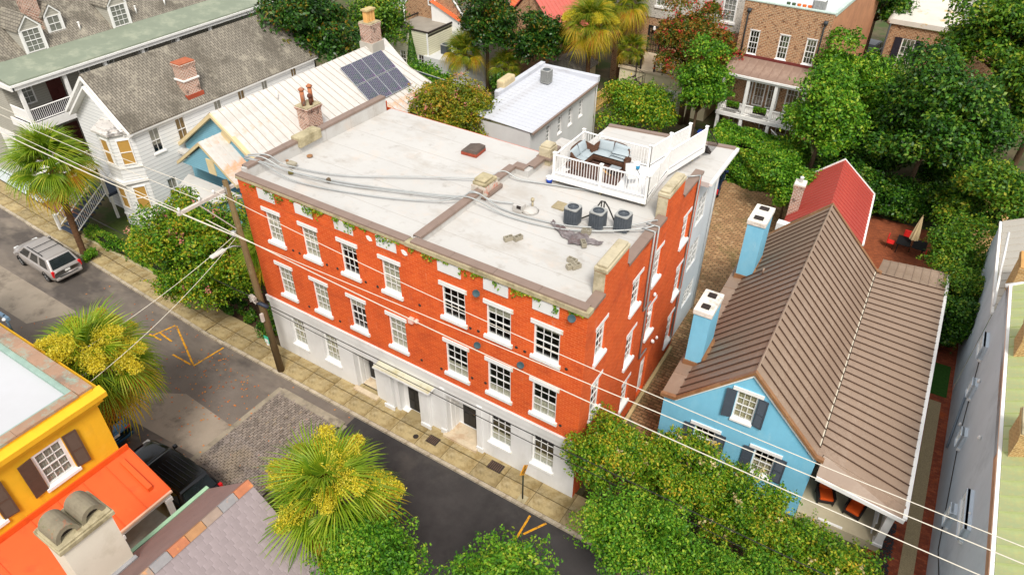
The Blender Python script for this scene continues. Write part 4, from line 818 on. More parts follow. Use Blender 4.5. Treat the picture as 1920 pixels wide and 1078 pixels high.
part('flashing',MB().box(chx0,chx1+.12,chy0-.05,chy1+.05,5.9,6.12).box(chx1,chx1+.14,chy0-.05,chy1+.05,6.1,6.35),mat('lead_flashing',(150,150,152),.6,.2,2),o)
# ---------------------------------------------------------------- white boarded house with bay
shg=mat('grey_shingle',(146,138,124),.95,.22,.6,.6,20,pattern=('brick',.32,.16,(112,106,96),(70,66,60),True,.14),stain=[((86,80,70),.35,.5,.62,.6),((176,168,150),.8,.55,.66,.5)])
wsd=mat('white_clapboard',(224,224,222),.7,.04,1,.1,pattern=('lap','z',.26,(178,180,182),.1))
H=thing('white_house','white clapboard house with bay window and grey shingle roof','house',(-22.4,4.3,0))
tanb=mat('tan_blind',(182,142,72),.9,.06,3)
ww=[(1.0,1.75,5.25,6.9),(3.0,3.75,5.25,6.9),(6.2,6.85,5.5,7.0),(8.3,8.95,5.5,7.0),(10.5,11.1,5.6,7.0),(13.4,14.0,5.7,7.05),(1.2,1.9,1.6,3.2),(3.4,4.1,1.6,3.2)]
part('side_wall',wall(MB(),(6.35,0),R_(90),16,-.1,7.5,ww,.1),wsd,H)
for i,(a,b,e,f) in enumerate(ww): window(H,(6.35,0),R_(90),(a+b)/2,e,b-a,f-e,cols=2,rows=1,rec=.03,sill=(.08,.1,.08),cw=.06,cur=(tanb,1) if i%2 else (mat('grey_blind',(206,196,180)),.7))
part('front_wall',MB().prism([(0,0),(6.34,0),(6.34,7.4),(3.15,10.2),(0,7.4)],'y',.01,.1),wsd,H); part('rear_wall',MB().prism([(0,0),(6.35,0),(6.35,7.4),(3.15,10.2),(0,7.4)],'y',15.9,16),wsd,H); part('left_wall',MB().box(0,.1,.1,15.9,0,7.5),wsd,H)
part('roof',MB().prism([(3.15,10.4),(6.65,7.34),(6.65,7.24),(3.15,10.26)],'y',-.35,16.2),shg,H); part('roof',MB().prism([(3.15,10.4),(-.3,7.34),(-.3,7.24),(3.15,10.26)],'y',-.35,16.2),shg,H)
k=bar((3.15,-.3,10.05),(6.6,-.3,7.05),.3,.22); bar((-.3,-.3,7.05),(3.15,-.3,10.05),.3,.22,k); bar((.2,-.25,7.0),(3.15,-.25,9.5),.5,.16,k); bar((3.15,-.25,9.5),(6.1,-.25,7.0),.5,.16,k); part('rake_cornice',k,W_,H)
part('eave_board',MB().box(6.4,6.62,-.3,16.1,7.12,7.28),W_,H)
bay=[(3.1,0),(4.1,-1.15),(5.5,-1.15),(6.3,0)]
for z0,z1,nm in ((4.0,7.15,'bay_upper'),(0.2,3.75,'bay_lower')):
    o=part(nm,MB().prism(bay,'z',z0,z1),wsd,H)
    for (p,q) in ((0,1),(1,2),(2,3)):
        a,b=Vector((*bay[p],0)),Vector((*bay[q],0)); d=b-a; rz=math.atan2(d.y,d.x); mid=(a+b)/2
        wd=min(.8,d.length*.62); zz=z0+(1.05 if z0>1 else 1.5); me=cached(('bw',wd),lambda:_frame(wd,1.75,.06,1,1,-.07).mesh('bay_window',W_))
        f=link('bay_window',me,o,(mid.x,mid.y,zz),rz); link('blind',cached(('bb',wd),lambda:MB().box(-wd/2+.05,wd/2-.05,-.02,-.004,.05,1.7).mesh('blind',tanb)),f,(0,0,0))
    part('bay_skirt',MB().prism([(a+ (x_-4.7)*.04,b-.04) for (a,b),x_ in zip(bay,(3.1,4.1,5.5,6.3))],'z',z0+.8,z0+.92),W_,o)
part('bay_roof',MB().prism([(3.0,.0),(4.0,-1.35),(5.6,-1.35),(6.4,0)],'z',7.15,7.3).prism([(3.2,0),(4.15,-1.0),(5.4,-1.0),(6.2,0)],'z',7.3,7.42),mat('stained_white_metal',(206,200,194),.7,.1,1,stain=[((90,86,84),1.6,.5,.6,.8)]),H)
part('bay_roof',MB().prism([(3.0,.0),(4.0,-1.4),(5.6,-1.4),(6.4,0)],'z',3.75,3.95),W_,H)
o=chimney(H,5.3,6.15,4.6,5.7,7.4,10.1,rbrick,mat('clay_cap',(170,96,66),.9,.2,3),.08); part('band',MB().box(5.22,6.23,4.52,5.78,8.9,9.0),W_,o); part('flashing',MB().box(5.2,6.25,4.5,5.8,7.6,7.95),mat('rust_flashing',(160,74,50),.8),o)
# front stair and porch deck
navy=mat('navy_treads',(52,62,80),.6,.08,3)
T_=thing('front_stair','white railed front stair with dark blue treads up to the white house','stair',(-21.7,.15,.1))
for i in range(10): part('tread',MB().box(.05,1.85,i*.3,i*.3+.32,i*.19+.14,i*.19+.19).box(.08,1.82,i*.3+.28,i*.3+.3,i*.19,i*.19+.15),navy,T_)
for x in (.0,1.9):
    k=MB(); k.tube([(x,0,1.0),(x,3.0,2.9)],.05,4).tube([(x,0,.25),(x,3.0,2.15)],.05,4); o=part('stair_railing',k,W_,T_)
    for i in range(1,22): part('baluster',MB().cbox((x,i*.137,.25+i*.087),.03,.03,.75),W_,o)
    for y,z in ((0,-.1),(3.0,1.8)): part('newel',MB().cbox((x,y,z),.16,.16,1.25).cbox((x,y,z+1.25),.2,.2,.06),W_,T_)
part('landing',MB().box(-1.4,2.0,3.0,4.3,1.75,1.95),navy,T_); 
for a,b in ((1.85,4.0),(-1.3,3.1),(1.85,3.05)): part('landing_post',MB().box(a,a+.15,b,b+.15,0,1.75),W_,T_)
# ---------------------------------------------------------------- big grey house with dormers and double piazza
gsd=mat('grey_clapboard',(172,168,156),.75,.04,1,.1,pattern=('lap','z',.17,(132,128,118),.1)); grn=mat('grey_green_metal',(132,140,122),.6,.07,.6,.05,stain=[((170,172,150),.6,.5,.66,.5)])
H=thing('grey_house','large grey house with dormers and two-storey white piazza','house',(-25.6,2.7,0))
part('wall',MB().box(-9,-2.6,.8,24,-.1,9.2),gsd,H); part('front_wing',MB().box(-9,-2.2,.0,.8,-.1,9.0),gsd,H)
part('piazza_roof',MB().prism([(.15,8.75),(.15,8.9),(-3.0,9.35),(-3.0,9.2)],'y',-.35,24).prism([(-9,9.2),(-3,9.2),(-3,9.35),(-9,9.35)],'y',-.35,1.2),grn,H)
part('piazza_cornice',MB().box(-.12,.16,-.3,24,8.4,8.74).box(.16,.26,-.4,24,8.66,8.8).box(-9,.16,-.4,-.2,8.4,8.74),W_,H)
part('roof',MB().prism([(-3.0,9.3),(-9.5,14.5),(-16,9.3)],'y',.6,24.5),shg,H)
for fz_,nm in ((5.55,'upper_floor'),(1.4,'lower_floor')):
    part(nm,MB().box(-2.6,0,.0,24,fz_,fz_+.3),mat('dark_porch_floor',(72,66,76),.7,.1,3),H); part('floor_fascia',MB().box(0,.08,-.05,24,fz_-.25,fz_+.34).box(-2.6,.0,-.08,0,fz_-.25,fz_+.34),W_,H)
    for y in (.15,3.3,6.4,9.5,12.6,15.7): part('column',MB().box(-.22,.0,y-.11,y+.11,fz_+.3,8.4 if fz_>3 else 5.3),W_,H)
    rail(H,[(-.1,.25,fz_+.3),(-.1,3.2,fz_+.3)],0,.95,W_,posts=False); rail(H,[(-.1,3.4,fz_+.3),(-.1,9.4,fz_+.3)],0,.95,W_,posts=False); rail(H,[(-.1,.1,fz_+.3),(-2.5,.1,fz_+.3)],0,.95,W_,posts=False,pitch=.05,bal=.05)
    for y,nm2 in ((1.6,0),(3.6,1),(6,0),(8,0),(11,0),(14,0)):
        if nm2: panel_door(H,(-2.59,y,fz_+.3),R_(90),1.1,2.3,mat('maroon_door',(86,40,34),.5))
        else: window(H,(-2.6,0),R_(90),y,fz_+.7,.9,1.8,cols=2,rows=2,rec=-.05,cw=.1)
for yc,s_ in ((3.6,1),(5.8,.8),(10.3,1)):
    w2=.8*s_; zb,ze,zt=9.3,10.95,11.75; xf=-3.1
    if s_<1: zb,ze,zt,xf=9.95,11.15,11.8,-3.95
    o=part('dormer',MB().prism([(yc-w2,zb),(yc+w2,zb),(yc+w2,ze),(yc,zt),(yc-w2,ze)],'x',-7.5,xf),gsd,H)
    part('dormer_roof',MB().prism([(yc-w2-.15,ze-.08),(yc,zt+.1),(yc+w2+.15,ze-.08),(yc+w2+.15,ze-.0),(yc,zt+.2),(yc-w2-.15,ze)],'x',-8,xf+.12),shg,o)
    part('dormer_trim',MB().prism([(yc-w2,zb-.05),(yc-w2+.16,zb-.05),(yc-w2+.16,ze),(yc-w2,ze)],'x',xf,xf+.06).prism([(yc+w2,zb-.05),(yc+w2-.16,zb-.05),(yc+w2-.16,ze),(yc+w2,ze)],'x',xf,xf+.06).prism([(yc-w2,ze-.08),(yc,zt-.06),(yc+w2,ze-.08),(yc+w2,ze+.06),(yc,zt+.08),(yc-w2,ze+.06)],'x',xf+.002,xf+.1).prism([(yc-w2-.05,zb-.1),(yc+w2+.05,zb-.1),(yc+w2+.05,zb+.02),(yc-w2-.05,zb+.02)],'x',xf+.002,xf+.12),W_,o)
    window(H,(xf,0),R_(90),yc,zb+.06,2*w2-.36,ze-zb-.12,cols=3 if s_==1 else 2,rows=2 if s_==1 else 1,rec=-.05,cw=.05,cur=(mat('red_curtain',(150,60,56),.9),.6) if s_<1 else None)
chimney(H,-5.2,-4.2,4.4,5.3,10,13.2,rbrick,None,.06)
for y in (7.3,12.0,14.6): part('vent_pipe',MB().tube([(-3.6,y,9.7),(-3.6,y,10.25)],.06,7).lathe((-3.6,y,10.2),[(.06,0),(.1,.1),(.02,.14)],7),W_,H,True)
part('awning',MB().prism([(-.5,4.3),(.9,3.9),(.9,3.86),(-.5,4.2)],'y',.2,1.6),mat('brown_awning',(140,84,72),.8),H)
part('street_window_frame',MB().box(-5.4,-3.4,-.06,0,2.0,4.4),W_,H); 
# ---------------------------------------------------------------- blue-green house with pale metal roof and solar panels
pal=mat('pale_metal_roof',(206,202,196),.6,.06,.6,.05,rnd=.03,stain=[((226,150,80),.55,.56,.68,.7,(1,.6,1)),((184,176,166),.8,.5,.66,.5)])
psm=mat('pale_seam_shade',(178,170,158),.7,.1,2)  # seams toned darker than the pans: their shade and dirt, as colour
tq=mat('turquoise_clapboard',(120,170,188),.75,.05,1,.1,pattern=('lap','z',.15,(84,130,150),.1)); crm=mat('cream_trim',(214,194,150),.7,.06,2)
H=thing('turquoise_house','turquoise clapboard house with pale rust-streaked metal roof','house',(-11.7,7.3,0))
part('wall',MB().prism([(-4.2,0),(4.4,0),(4.4,4.95),(0,8.3),(-4.2,5.1)],'y',.2,15.0).box(-4.2,4.4,15.0,18.5,0,4.8),tq,H)
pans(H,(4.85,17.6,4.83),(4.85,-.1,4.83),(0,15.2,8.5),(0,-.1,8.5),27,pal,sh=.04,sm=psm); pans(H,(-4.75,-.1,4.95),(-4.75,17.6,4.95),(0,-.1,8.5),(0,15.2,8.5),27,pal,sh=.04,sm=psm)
pans(H,(-4.7,19.6,4.8),(4.5,19.5,4.8),(-2,16.4,6.6),(2.5,16.6,6.5),9,pal,sh=.03,name='hip_panel'); part('hip',MB().prism([(-2.0,6.6),(2.5,6.5),(0,8.5)],'y',15.3,16.5),pal,H)
k=MB()
for y,z,x0,x1,zz in ((-.06,8.2,-4.8,4.85,4.75),): bar((x0,y,4.75),(0,y,z),.3,.26,k); bar((0,y,z),(x1,y,4.65),.3,.26,k)
part('rake_trim',k,crm,H); av=part('gable_attic_vent',MB().lathe((0,0,0),[(.45,0),(.45,.06)],12),crm,H); av.location=(.6,.2,6.9); av.rotation_euler=(R_(90),0,0)
part('eave_return',MB().box(-4.8,-3.0,-.4,.2,4.6,4.8),pal,H)
o=part('entrance_gable',MB().prism([(-2.7,4.8),(2.4,4.8),(0,6.7)],'y',-1.3,.2),tq,H); k=bar((-3.0,-1.35,4.65),(0,-1.35,6.8),.3,.24); bar((0,-1.35,6.8),(2.8,-1.35,4.6),.3,.24,k); part('rake_trim',k,crm,o)
pans(H,(2.8,.2,4.85),(2.8,-1.5,4.85),(.05,.2,7.05),(.05,-1.5,7.05),3,pal,sh=.03,name='entrance_panel'); pans(H,(-3.0,-1.5,4.85),(-3.0,.2,4.85),(.05,-1.5,7.05),(.05,.2,7.05),3,pal,sh=.03,name='entrance_panel')
part('bay',MB().prism([(-2.4,-1.2),(-1.6,-2.4),(1.4,-2.4),(2.2,-1.2)],'z',0,3.7),tq,H); part('bay_roof',MB().prism([(-2.7,-1.1),(-1.8,-2.7),(1.7,-2.7),(2.5,-1.1)],'z',3.7,3.85),pal,H); part('bay_trim',MB().box(-1.5,-1.2,-2.45,-2.4,.6,3.6).box(1.1,1.4,-2.45,-2.4,.6,3.6).box(.1,.8,-1.36,-1.3,4.85,5.9),crm,H)
# solar panels: two rows of four, each its own panel
sol=mat('solar_cells',(60,58,84),.25,.3,.9,.0,spec=.6,pattern=('brick',.16,.16,(46,66,60),(150,150,156),True,.09),stain=[((96,60,110),.7,.48,.6,.7),((44,84,60),.9,.52,.62,.6)])
n_=Vector((.757,0,1)).normalized(); frm=mat('solar_frame',(200,204,206),.4,metal=.5)
for r in range(2):
    for c in range(4):
        t=thing('solar_panel',f'solar panel in the {"upper" if r==0 else "lower"} row, {["first","second","third","fourth"][c]} from the street end','solar panel',group='solar panels on the pale metal roof')
        x0=.72+r*1.42; y0=10.65+c*1.13; L=1.38; Wd=1.1; a=-math.atan(.757)
        t.location=(-11.7+x0,7.3+y0,8.5-.757*x0+.12); t.rotation_euler=(0,-a,0)
        Ls=L*math.hypot(1,.757)-.02
        part('cells',MB().box(.02,Ls-.02,.02,Wd-.02,0,.03),sol,t); part('frame',MB().box(0,Ls,0,.02,-.01,.04).box(0,Ls,Wd-.02,Wd,-.01,.04).box(0,.02,.02,Wd-.02,-.01,.04).box(Ls-.02,Ls,.02,Wd-.02,-.01,.04),frm,t)
# its two chimneys
o=chimney(H,2.7,3.7,4.4,5.6,5,8.0,rbrick,None,.1); rp=mat('rusty_flue',(176,112,76),.8,.25,3,.1,stain=[((130,150,160),1.8,.5,.62,.8)])
for y in (4.65,5.35): part('flue_pipe',MB().tube([(3.2,y,8.0),(3.2,y,9.05)],.14,10).lathe((3.2,y,9.05),[(.2,0),(.22,.06),(.03,.2)],10),rp,o,True)
part('flue_pipe',MB().tube([(3.5,5.0,8.0),(3.5,5.0,8.5)],.11,8).lathe((3.5,5.0,8.45),[(.1,0),(.18,.12),(.14,.26),(.02,.3)],10),mat('dark_rust',(96,58,44),.8,.2,3),o,True)
o=chimney(H,-.5,.6,14.4,15.5,8,10.2,rbrick,None,.06); part('flashing',MB().box(-.6,.7,14.3,15.6,7.8,8.75),spn,o); cl=mat('clay_pot',(224,172,104),.85,.12,3)
for i,y in enumerate((14.65,14.95,15.25)): part('clay_pot',MB().box(-.15,.25,y-.12,y+.12,10.2,11.0),cl,o)
part('pot_slab',MB().box(-.25,.35,14.45,15.45,11.0,11.12),mat('rust_slab',(190,170,120),.8,.2,4),o); part('vent_pipe',MB().tube([(.8,4.6,7.8),(.8,4.6,8.5)],.05,7),W_,H,True)
# ================================================================ houses farther back
H=thing('white_outbuilding','low white building with grey metal roof behind the brick building','building',(3.6,20.6,0),R_(2.2))
ob=mat('white_masonry',(206,206,204),.85,.06,.8,.3,20); wo=[(2.4,3.0,3.9,5.2),(4.2,4.8,3.9,5.2),(5.9,6.5,3.9,5.2),(7.7,8.3,3.9,5.2),(8.6,9.4,.4,2.4)]
part('wall',wall(MB(),(0,0),R_(90),10.6,-.1,5.8,wo,.15).quad((0,10.6,-.1),(-4.8,10.6,-.1),(-4.8,10.6,5.8),(0,10.6,5.8)).quad((-4.8,0,-.1),(0,0,-.1),(0,0,5.8),(-4.8,0,5.8)),ob,H)
for a,b,e,f in wo: window(H,(0,0),R_(90),(a+b)/2,e,b-a,f-e,cols=2,rows=2,rec=.08,sill=(.05,.1,.05),cw=.05)
mr_=mat('grey_white_metal_roof',(196,198,204),.5,.05,.6,.05,stain=[((170,166,164),.7,.52,.66,.5)])
pans(H,(.2,10.3,5.85),(.2,-.1,5.85),(-4.6,10.3,6.15),(-4.6,-.1,6.15),20,mr_,sh=.03)
part('parapet',MB().box(-4.9,.25,10.3,10.7,5.8,6.3).box(-5.0,-4.6,3.5,10.7,5.8,6.45),mr_,H,bev=.03); part('gutter',MB().box(.2,.32,-.1,10.4,5.7,5.82),capm,H); part('downpipe',MB().tube([(.2,10.35,5.7),(.12,10.5,5.2),(.12,10.5,.2)],.05,7),W_,H,True)
t=ac_unit(.4,28.2,6.15,.75,.95,'grey rooftop air conditioner on the low white building',0,None,mat('ac_grey',(120,124,124),.5,metal=.3))
t=thing('rooftop_box','tan plastic covered unit on the edge of the low white building','unit',(-1.6,25.6,6.2),R_(4)); part('cover',MB().box(-.35,.35,-.9,.9,0,.75),mat('tan_cover',(196,178,140),.7,.12,2,.2),t,bev=.14); part('base',MB().box(-.4,.4,-.95,.95,-.1,.0),mr_,t)
# brick house with white porch (top right)
H=thing('porch_brick_house','brown brick house with white two-storey porch and brown metal porch roof','house',(11.0,40.4,0))
pw_=[(.85,1.65,6.95,8.85),(3.2,4.0,7.0,8.9),(5.25,6.05,7.0,8.95)]
part('front_wall',wall(MB(),(0,0),0,6.75,-.1,11.0,pw_,.15),dbrick,H)
for a,b,e,f in pw_: window(H,(0,0),0,(a+b)/2,e,b-a,f-e,cols=3,rows=2,rec=.04,cw=.09,sill=(.06,.1,.06),lintel=(.02,.06,.03))
tanw=mat('salmon_render',(196,140,104),.85,.12,.7,.2,stain=[((160,110,84),.6,.5,.65,.5)])
part('side_wall',MB().quad((6.75,0,-.1),(7.6,16,-.1),(7.6,16,11),(6.75,0,11)),tanw,H); part('left_wall',MB().quad((0,16,-.1),(0,0,-.1),(0,0,11),(0,16,11)),dbrick,H)
part('roof',MB().quad((0,.1,10.8),(6.75,.1,10.8),(7.6,16,10.8),(0,16,10.8)),mat('pale_roof',(204,206,208),.7,.05,1),H); part('parapet_cap',MB().box(-.05,6.8,-.06,.25,11,11.08).prism([(6.6,.25),(6.85,.25),(7.7,16),(7.4,16)],'z',10.8,11.06),mat('green_grey_cap',(190,206,196),.7),H)
for x in (.5,6.3):
    part('downpipe',MB().tube([(x,-.08,10.2),(x-.05,-.1,9.9),(x-.05,-.1,6.5)],.06,7).box(x-.14,x+.14,-.25,0,10.2,10.45),mat('dark_lead',(66,70,72),.6),H,True)
pans(H,(.0,-2.5,6.1),(6.9,-2.5,6.1),(0,-.02,6.75),(6.9,-.02,6.75),10,mat('brown_porch_metal',(142,118,104),.5,.08,1,stain=[((168,144,128),1,.5,.65,.5)]),sh=.03)
part('roof_flashing',MB().box(-.05,6.95,-.1,-.002,6.75,6.95),mat('maroon_flash',(110,48,44),.6),H); part('porch_beam',MB().box(.05,6.85,-2.45,-2.25,5.75,6.05).box(-.05,6.95,-2.6,-2.46,5.95,6.1),W_,H)
for z0,z1 in ((2.85,5.75),(0,2.55)):
    for x in (.2,2.15,4.35,6.5): part('porch_column',MB().box(x-.12,x+.12,-2.45,-2.22,z0,z1),W_,H)
part('porch_floor',MB().box(.0,6.9,-2.5,-.002,2.55,2.85),W_,H)
for a,b in ((.3,2.05),(2.25,4.25),(4.45,6.4)): rail(H,[(a,-2.33,2.85),(b,-2.33,2.85)],0,.85,W_,posts=False,pitch=.16)
for i,(x,wd) in enumerate(((1.7,.55),(2.6,.9),(3.7,.9),(5.2,.95))):
    window(H,(0,-.12),0,x,2.95,wd,2.3,cols=2 if wd<.6 else 3,rows=3,rec=-.02,split=False,cw=.1); 
for x in (1.3,3.5): 
    o=part('planter_box',MB().box(x-.5,x+.5,-2.6,-2.42,3.3,3.55),iron,H)
for x0 in (1.0,3.6,5.0): window(H,(0,-.12),0,x0,.4,.9,1.9,cols=2,rows=3,split=False,rec=-.02,cw=.08)
k=MB()
for i in range(12): k.box(5.2+i*.22,5.45+i*.22,-3.6,-2.6,1.9-i*.17,1.95-i*.17)
part('porch_stair',k,W_,H); rail(H,[(4.9,-3.6,2.0),(7.6,-3.6,.1)],0,.8,W_,posts=False)
for i,(x,c) in enumerate(((3.1,(70,90,60)),(3.5,(66,84,62)),(3.9,(226,110,40)),(4.3,(226,110,40)),(4.7,(226,110,40)))): solo('roof_pot',MB().lathe((11.0+x,41.2,10.8),[(.1,0),(.16,.3),(.14,.3)],8),mat('pot_%d'%(i//2),c,.7),('dark green' if i<2 else 'orange')+f' flower pot, {["leftmost","second","third","fourth","last"][i]} from the left on the brick house roof','pot','pots on the flat roof')
ac_unit(16.3,41.6,10.8,.9,.8,'white air conditioner on the flat roof of the brick porch house',0,W_,mat('ac_white',(210,212,212),.5))
# rough stuccoed brick house with terrace and spiral stair
pbl=mat('flint_render',(196,190,180),.95,.3,14,.8,20,stain=[((70,66,64),9,.56,.62,.8)])
H=thing('flint_house','old brick house with speckled upper wall and tall glazed door onto terrace','house',(-2.5,46,0))
part('wall',MB().box(0,13.4,0,10,-.1,6.6),dbrick,H); part('upper_wall',MB().box(-.02,13.42,-.06,10,6.6,12.5),pbl,H)
for x,z in ((4.6,7.7),(10.8,7.4)): window(H,(0,-.09),0,x,z,1.2,2.0,cols=3,rows=2,rec=-.05,cw=.12,sill=(.1,.2,.08))
window(H,(0,-.03),0,4.2,2.95,1.3,2.9,cols=4,rows=5,rec=-.05,split=False,frame=mat('black_frame',(34,36,38),.5),cw=.14)
part('lamp',MB().lathe((4.2,-.25,5.5),[(.05,0),(.14,.1),(.12,.3),(.03,.4)],8),W_,H)
H=thing('cream_terrace','cream rendered terrace block with pots and railing','terrace',(.5,41.5,0)); crw=mat('cream_render_wall',(222,210,176),.85,.06,1)
part('wall',MB().box(0,8.5,0,4.45,-.1,3.15),crw,H); part('top',MB().box(-.12,8.6,-.12,4.45,3.15,3.35),mat('terrace_top',(214,196,168),.85,.1,2),H); rail(H,[(0,4.3,3.35),(0,.05,3.35),(2.0,.05,3.35)],0,.75,iron,bal=.015); rail(H,[(3.3,.05,3.35),(8.4,.05,3.35)],0,.75,iron,bal=.015)
o=panel_door(H,(5.3,-.02,0),0,.9,2.1,W_); window(H,(0,-.05),0,4.55,.1,.45,2.0,cols=1,rows=4,split=False,rec=-.02); window(H,(0,-.07),0,5.3,.75,.7,1.25,cols=3,rows=4,split=False,rec=-.02); window(H,(0,-.05),0,6.05,.1,.45,2.0,cols=1,rows=4,split=False,rec=-.02)
part('meter_tank',MB().lathe((3.3,-.2,.9),[(.16,0),(.18,.1),(.18,.8),(.1,.9)],10),mat('tank_grey',(96,110,104),.5),H,True)
T_=thing('spiral_stair','black iron spiral stair up to the cream terrace','stair',(2.5,40.6,0)); part('pole',MB().tube([(0,0,0),(0,0,4.2)],.05,8),iron,T_)
k=MB()
for i in range(13):
    a=R_(250-i*27); b=a-R_(26); z=.2+i*.245; part('tread',MB().quad((.05*math.cos(a),.05*math.sin(a),z),(.85*math.cos(a),.85*math.sin(a),z),(.85*math.cos(b),.85*math.sin(b),z),(.05*math.cos(b),.05*math.sin(b),z)),iron,T_); k.tube([(.85*math.cos(a),.85*math.sin(a),z),(.85*math.cos(a),.85*math.sin(a),z+.95)],.014,4)
k.tube([(.85*math.cos(R_(250-i*9)),.85*math.sin(R_(250-i*9)),1.15+i*.0817) for i in range(39)],.022,5); part('handrail',k,iron,T_)
# brick house with white roof and black shutters (far right)
H=thing('shuttered_brick_house','brick house with white roof and black shuttered windows at far right','house',(20.3,55,0))
part('wall',wall(MB(),(0,0),0,9,-.1,6.9,[(1.3,2.4,3.0,5.9),(4.5,5.6,3.0,5.9)],.15).quad((0,12,-.1),(0,0,-.1),(0,0,6.9),(0,12,6.9)),dbrick,H)
for x in (1.85,5.05): window(H,(0,0),0,x,3.0,1.1,2.9,cols=3,rows=2,rec=.04,cw=.09,shut=(.6,mat('black_shutter',(44,42,52),.6),R_(5)),cur=(cream,.55,1))
part('roof',MB().prism([(-.2,7.0),(9.2,7.0),(9,7.4),(0,7.4)],'y',-.2,14),mat('white_roof_rusty',(220,212,200),.7,.08,.6,stain=[((206,160,60),.5,.58,.64,.7)]),H); part('parapet',MB().tube([(-.1,-.1,7.1),(-.1,4,7.5),(.5,12,9)],.3,8),spn,H,True); part('downpipe',MB().tube([(-.05,-.1,7),(-.05,-.1,0)],.08,7),mat('dark_lead',(66,70,72)),H,True)
# cream clapboard wing, brick gable, orange and red metal roofs (top middle)
crc=mat('cream_clapboard',(216,212,186),.75,.05,1,.1,pattern=('lap','z',.2,(176,166,120),.12))
H=thing('cream_annex','cream clapboard annex with flat roof and low parapet','building',(-20.0,33.8,0)); part('wall',wall(MB(),(0,0),0,4.4,-.1,5.4,[(.9,1.6,1.6,3.2),(3.1,3.8,1.6,3.2)],.1).quad((4.4,0,-.1),(4.4,4.2,-.1),(4.4,4.2,5.4),(4.4,0,5.4)),crc,H)
for x in (1.25,3.45): window(H,(0,0),0,x,1.6,.7,1.6,cols=2,rows=2,rec=.03,cw=.06,sill=(.05,.08,.05))
part('roof',MB().box(0,4.4,.1,4.2,5.0,5.15),mat('grey_flat_roof',(150,142,130),.9,.12,1),H); part('parapet_cap',MB().box(-.08,4.48,-.08,.06,5.4,5.5).box(4.34,4.48,.06,4.2,5.3,5.45).box(-.08,.08,.06,4.2,5.4,5.5),iron,H); part('corner_board',MB().box(-.06,.1,-.06,.0,0,5.4).box(4.3,4.46,-.05,.0,0,5.4),W_,H)
H=thing('brick_gable_house','brown brick gabled house behind the cream annex','house',(-21.6,38,0)); part('wall',MB().prism([(0,0),(7,0),(7,6.0),(3.5,10.2),(0,6.0)],'y',0,12),dbrick,H); window(H,(0,-.02),0,3.4,6.4,.9,1.6,cols=2,rows=2,rec=-.05,cw=.1)
part('verge',bar((0,-.05,6.0),(3.5,-.05,10.3),.14,.14,bar((3.5,-.05,10.3),(7.1,-.05,6.0),.14,.14)),W_,H); part('roof',MB().prism([(3.5,10.3),(7.3,5.8),(7.3,5.7),(3.5,10.2)],'y',-.1,12).prism([(3.5,10.3),(-.3,5.8),(-.3,5.7),(3.5,10.2)],'y',-.1,12),shg,H)
part('downpipe',MB().tube([(-.1,-.1,6),(-.1,-.12,0)],.07,7),W_,H,True)
ork=mat('orange_metal_far',(224,110,66),.55,.08,1,.05); rdk=mat('rose_metal_roof',(208,112,100),.5,.06,1,.05)
H=thing('orange_roof_house','white house with orange-red metal roof behind the palms','house',(-14.2,37.6,0)); part('wall',MB().box(-3.8,2.2,0,10,-.1,4.6),ob,H); pans(H,(2.4,10,4.6),(2.4,-.2,4.6),(-3.8,10,7.0),(-3.8,-.2,7.0),16,ork,sh=.05); part('gable',MB().prism([(-3.8,4.6),(2.2,4.6),(-3.8,6.9)],'y',0,.1),W_,H); part('vent',MB().lathe((-2.2,1.2,6.4),[(.1,0),(.1,.35),(.18,.4),(.02,.5)],8),W_,H,True)
H=thing('red_roof_cottage','cottage with rose-red metal roof behind the palms','house',(-9.5,42,0),R_(0)); part('wall',MB().prism([(-3.6,0),(3.6,0),(3.6,4.0),(0,8.2),(-3.6,4.0)],'y',0,8),dbrick,H); pans(H,(4.0,9,3.9),(4.0,-.3,3.9),(0,9,8.4),(0,-.3,8.4),15,rdk,sh=.04); pans(H,(-4.0,-.3,3.9),(-4.0,9,3.9),(0,-.3,8.4),(0,9,8.4),15,rdk,sh=.04); chimney(H,-3.2,-2.4,-.6,.2,0,9.5,rbrick)
H=thing('red_roof_shed','low outbuilding with bright red-orange roof far behind the magnolia','building',(-30,52,0)); part('wall',MB().box(-6,6,0,8,-.1,4),ob,H); pans(H,(-6.3,-.3,4),(6.3,-.3,4),(-6.3,4,6.5),(6.3,4,6.5),14,mat('scarlet_metal',(226,86,52),.55,.08,1),sh=.04)
H=thing('tan_backhouse','tan rendered house beyond the red-roofed cottage','house',(-6,56,0)); part('wall',MB().box(0,9,0,8,-.1,9),crw,H); part('roof',MB().prism([(-.3,9),(9.3,9),(4.5,12)],'y',-.3,8.3),shg,H); window(H,(0,-.04),0,3,6,1,1.7,rec=-.03)
H=thing('tan_shed','tan shed with dark open doorway under the palms','shed',(-3.8,39.2,0)); part('wall',MB().box(-2,1.5,0,3,-.1,2.8),crw,H); part('doorway',MB().box(-1.6,-1.0,-.03,-.001,0,2.3).box(-.6,.0,-.03,-.001,0,2.3),iron,H); part('roof',MB().prism([(-2.3,2.75),(1.8,2.75),(-.2,3.7)],'y',-.3,3.2),shg,H)
for x,y,lb in ((-14.6,35.2,'left one of two grey air conditioners on the white rear roof'),(-13.4,36.1,'right one of two grey air conditioners on the white rear roof')): ac_unit(x,y,3.3,.8,.9,lb)
solo('rear_flat_roof',MB().box(-16,-11.5,33.5,37.4,-.1,3.3),ob,'low white walled block carrying two air conditioners behind the palms','building')
H=thing('board_fence','tan vertical board fence left of the cream terrace','fence',(.1,37.6,0))
for i in range(16): part('board',MB().box(-.03,.03,i*.25,i*.25+.23,0,1.75+.05*(i%3)),mat('fence_boards',(206,172,104),.85,.12,3,rnd=.1),H)
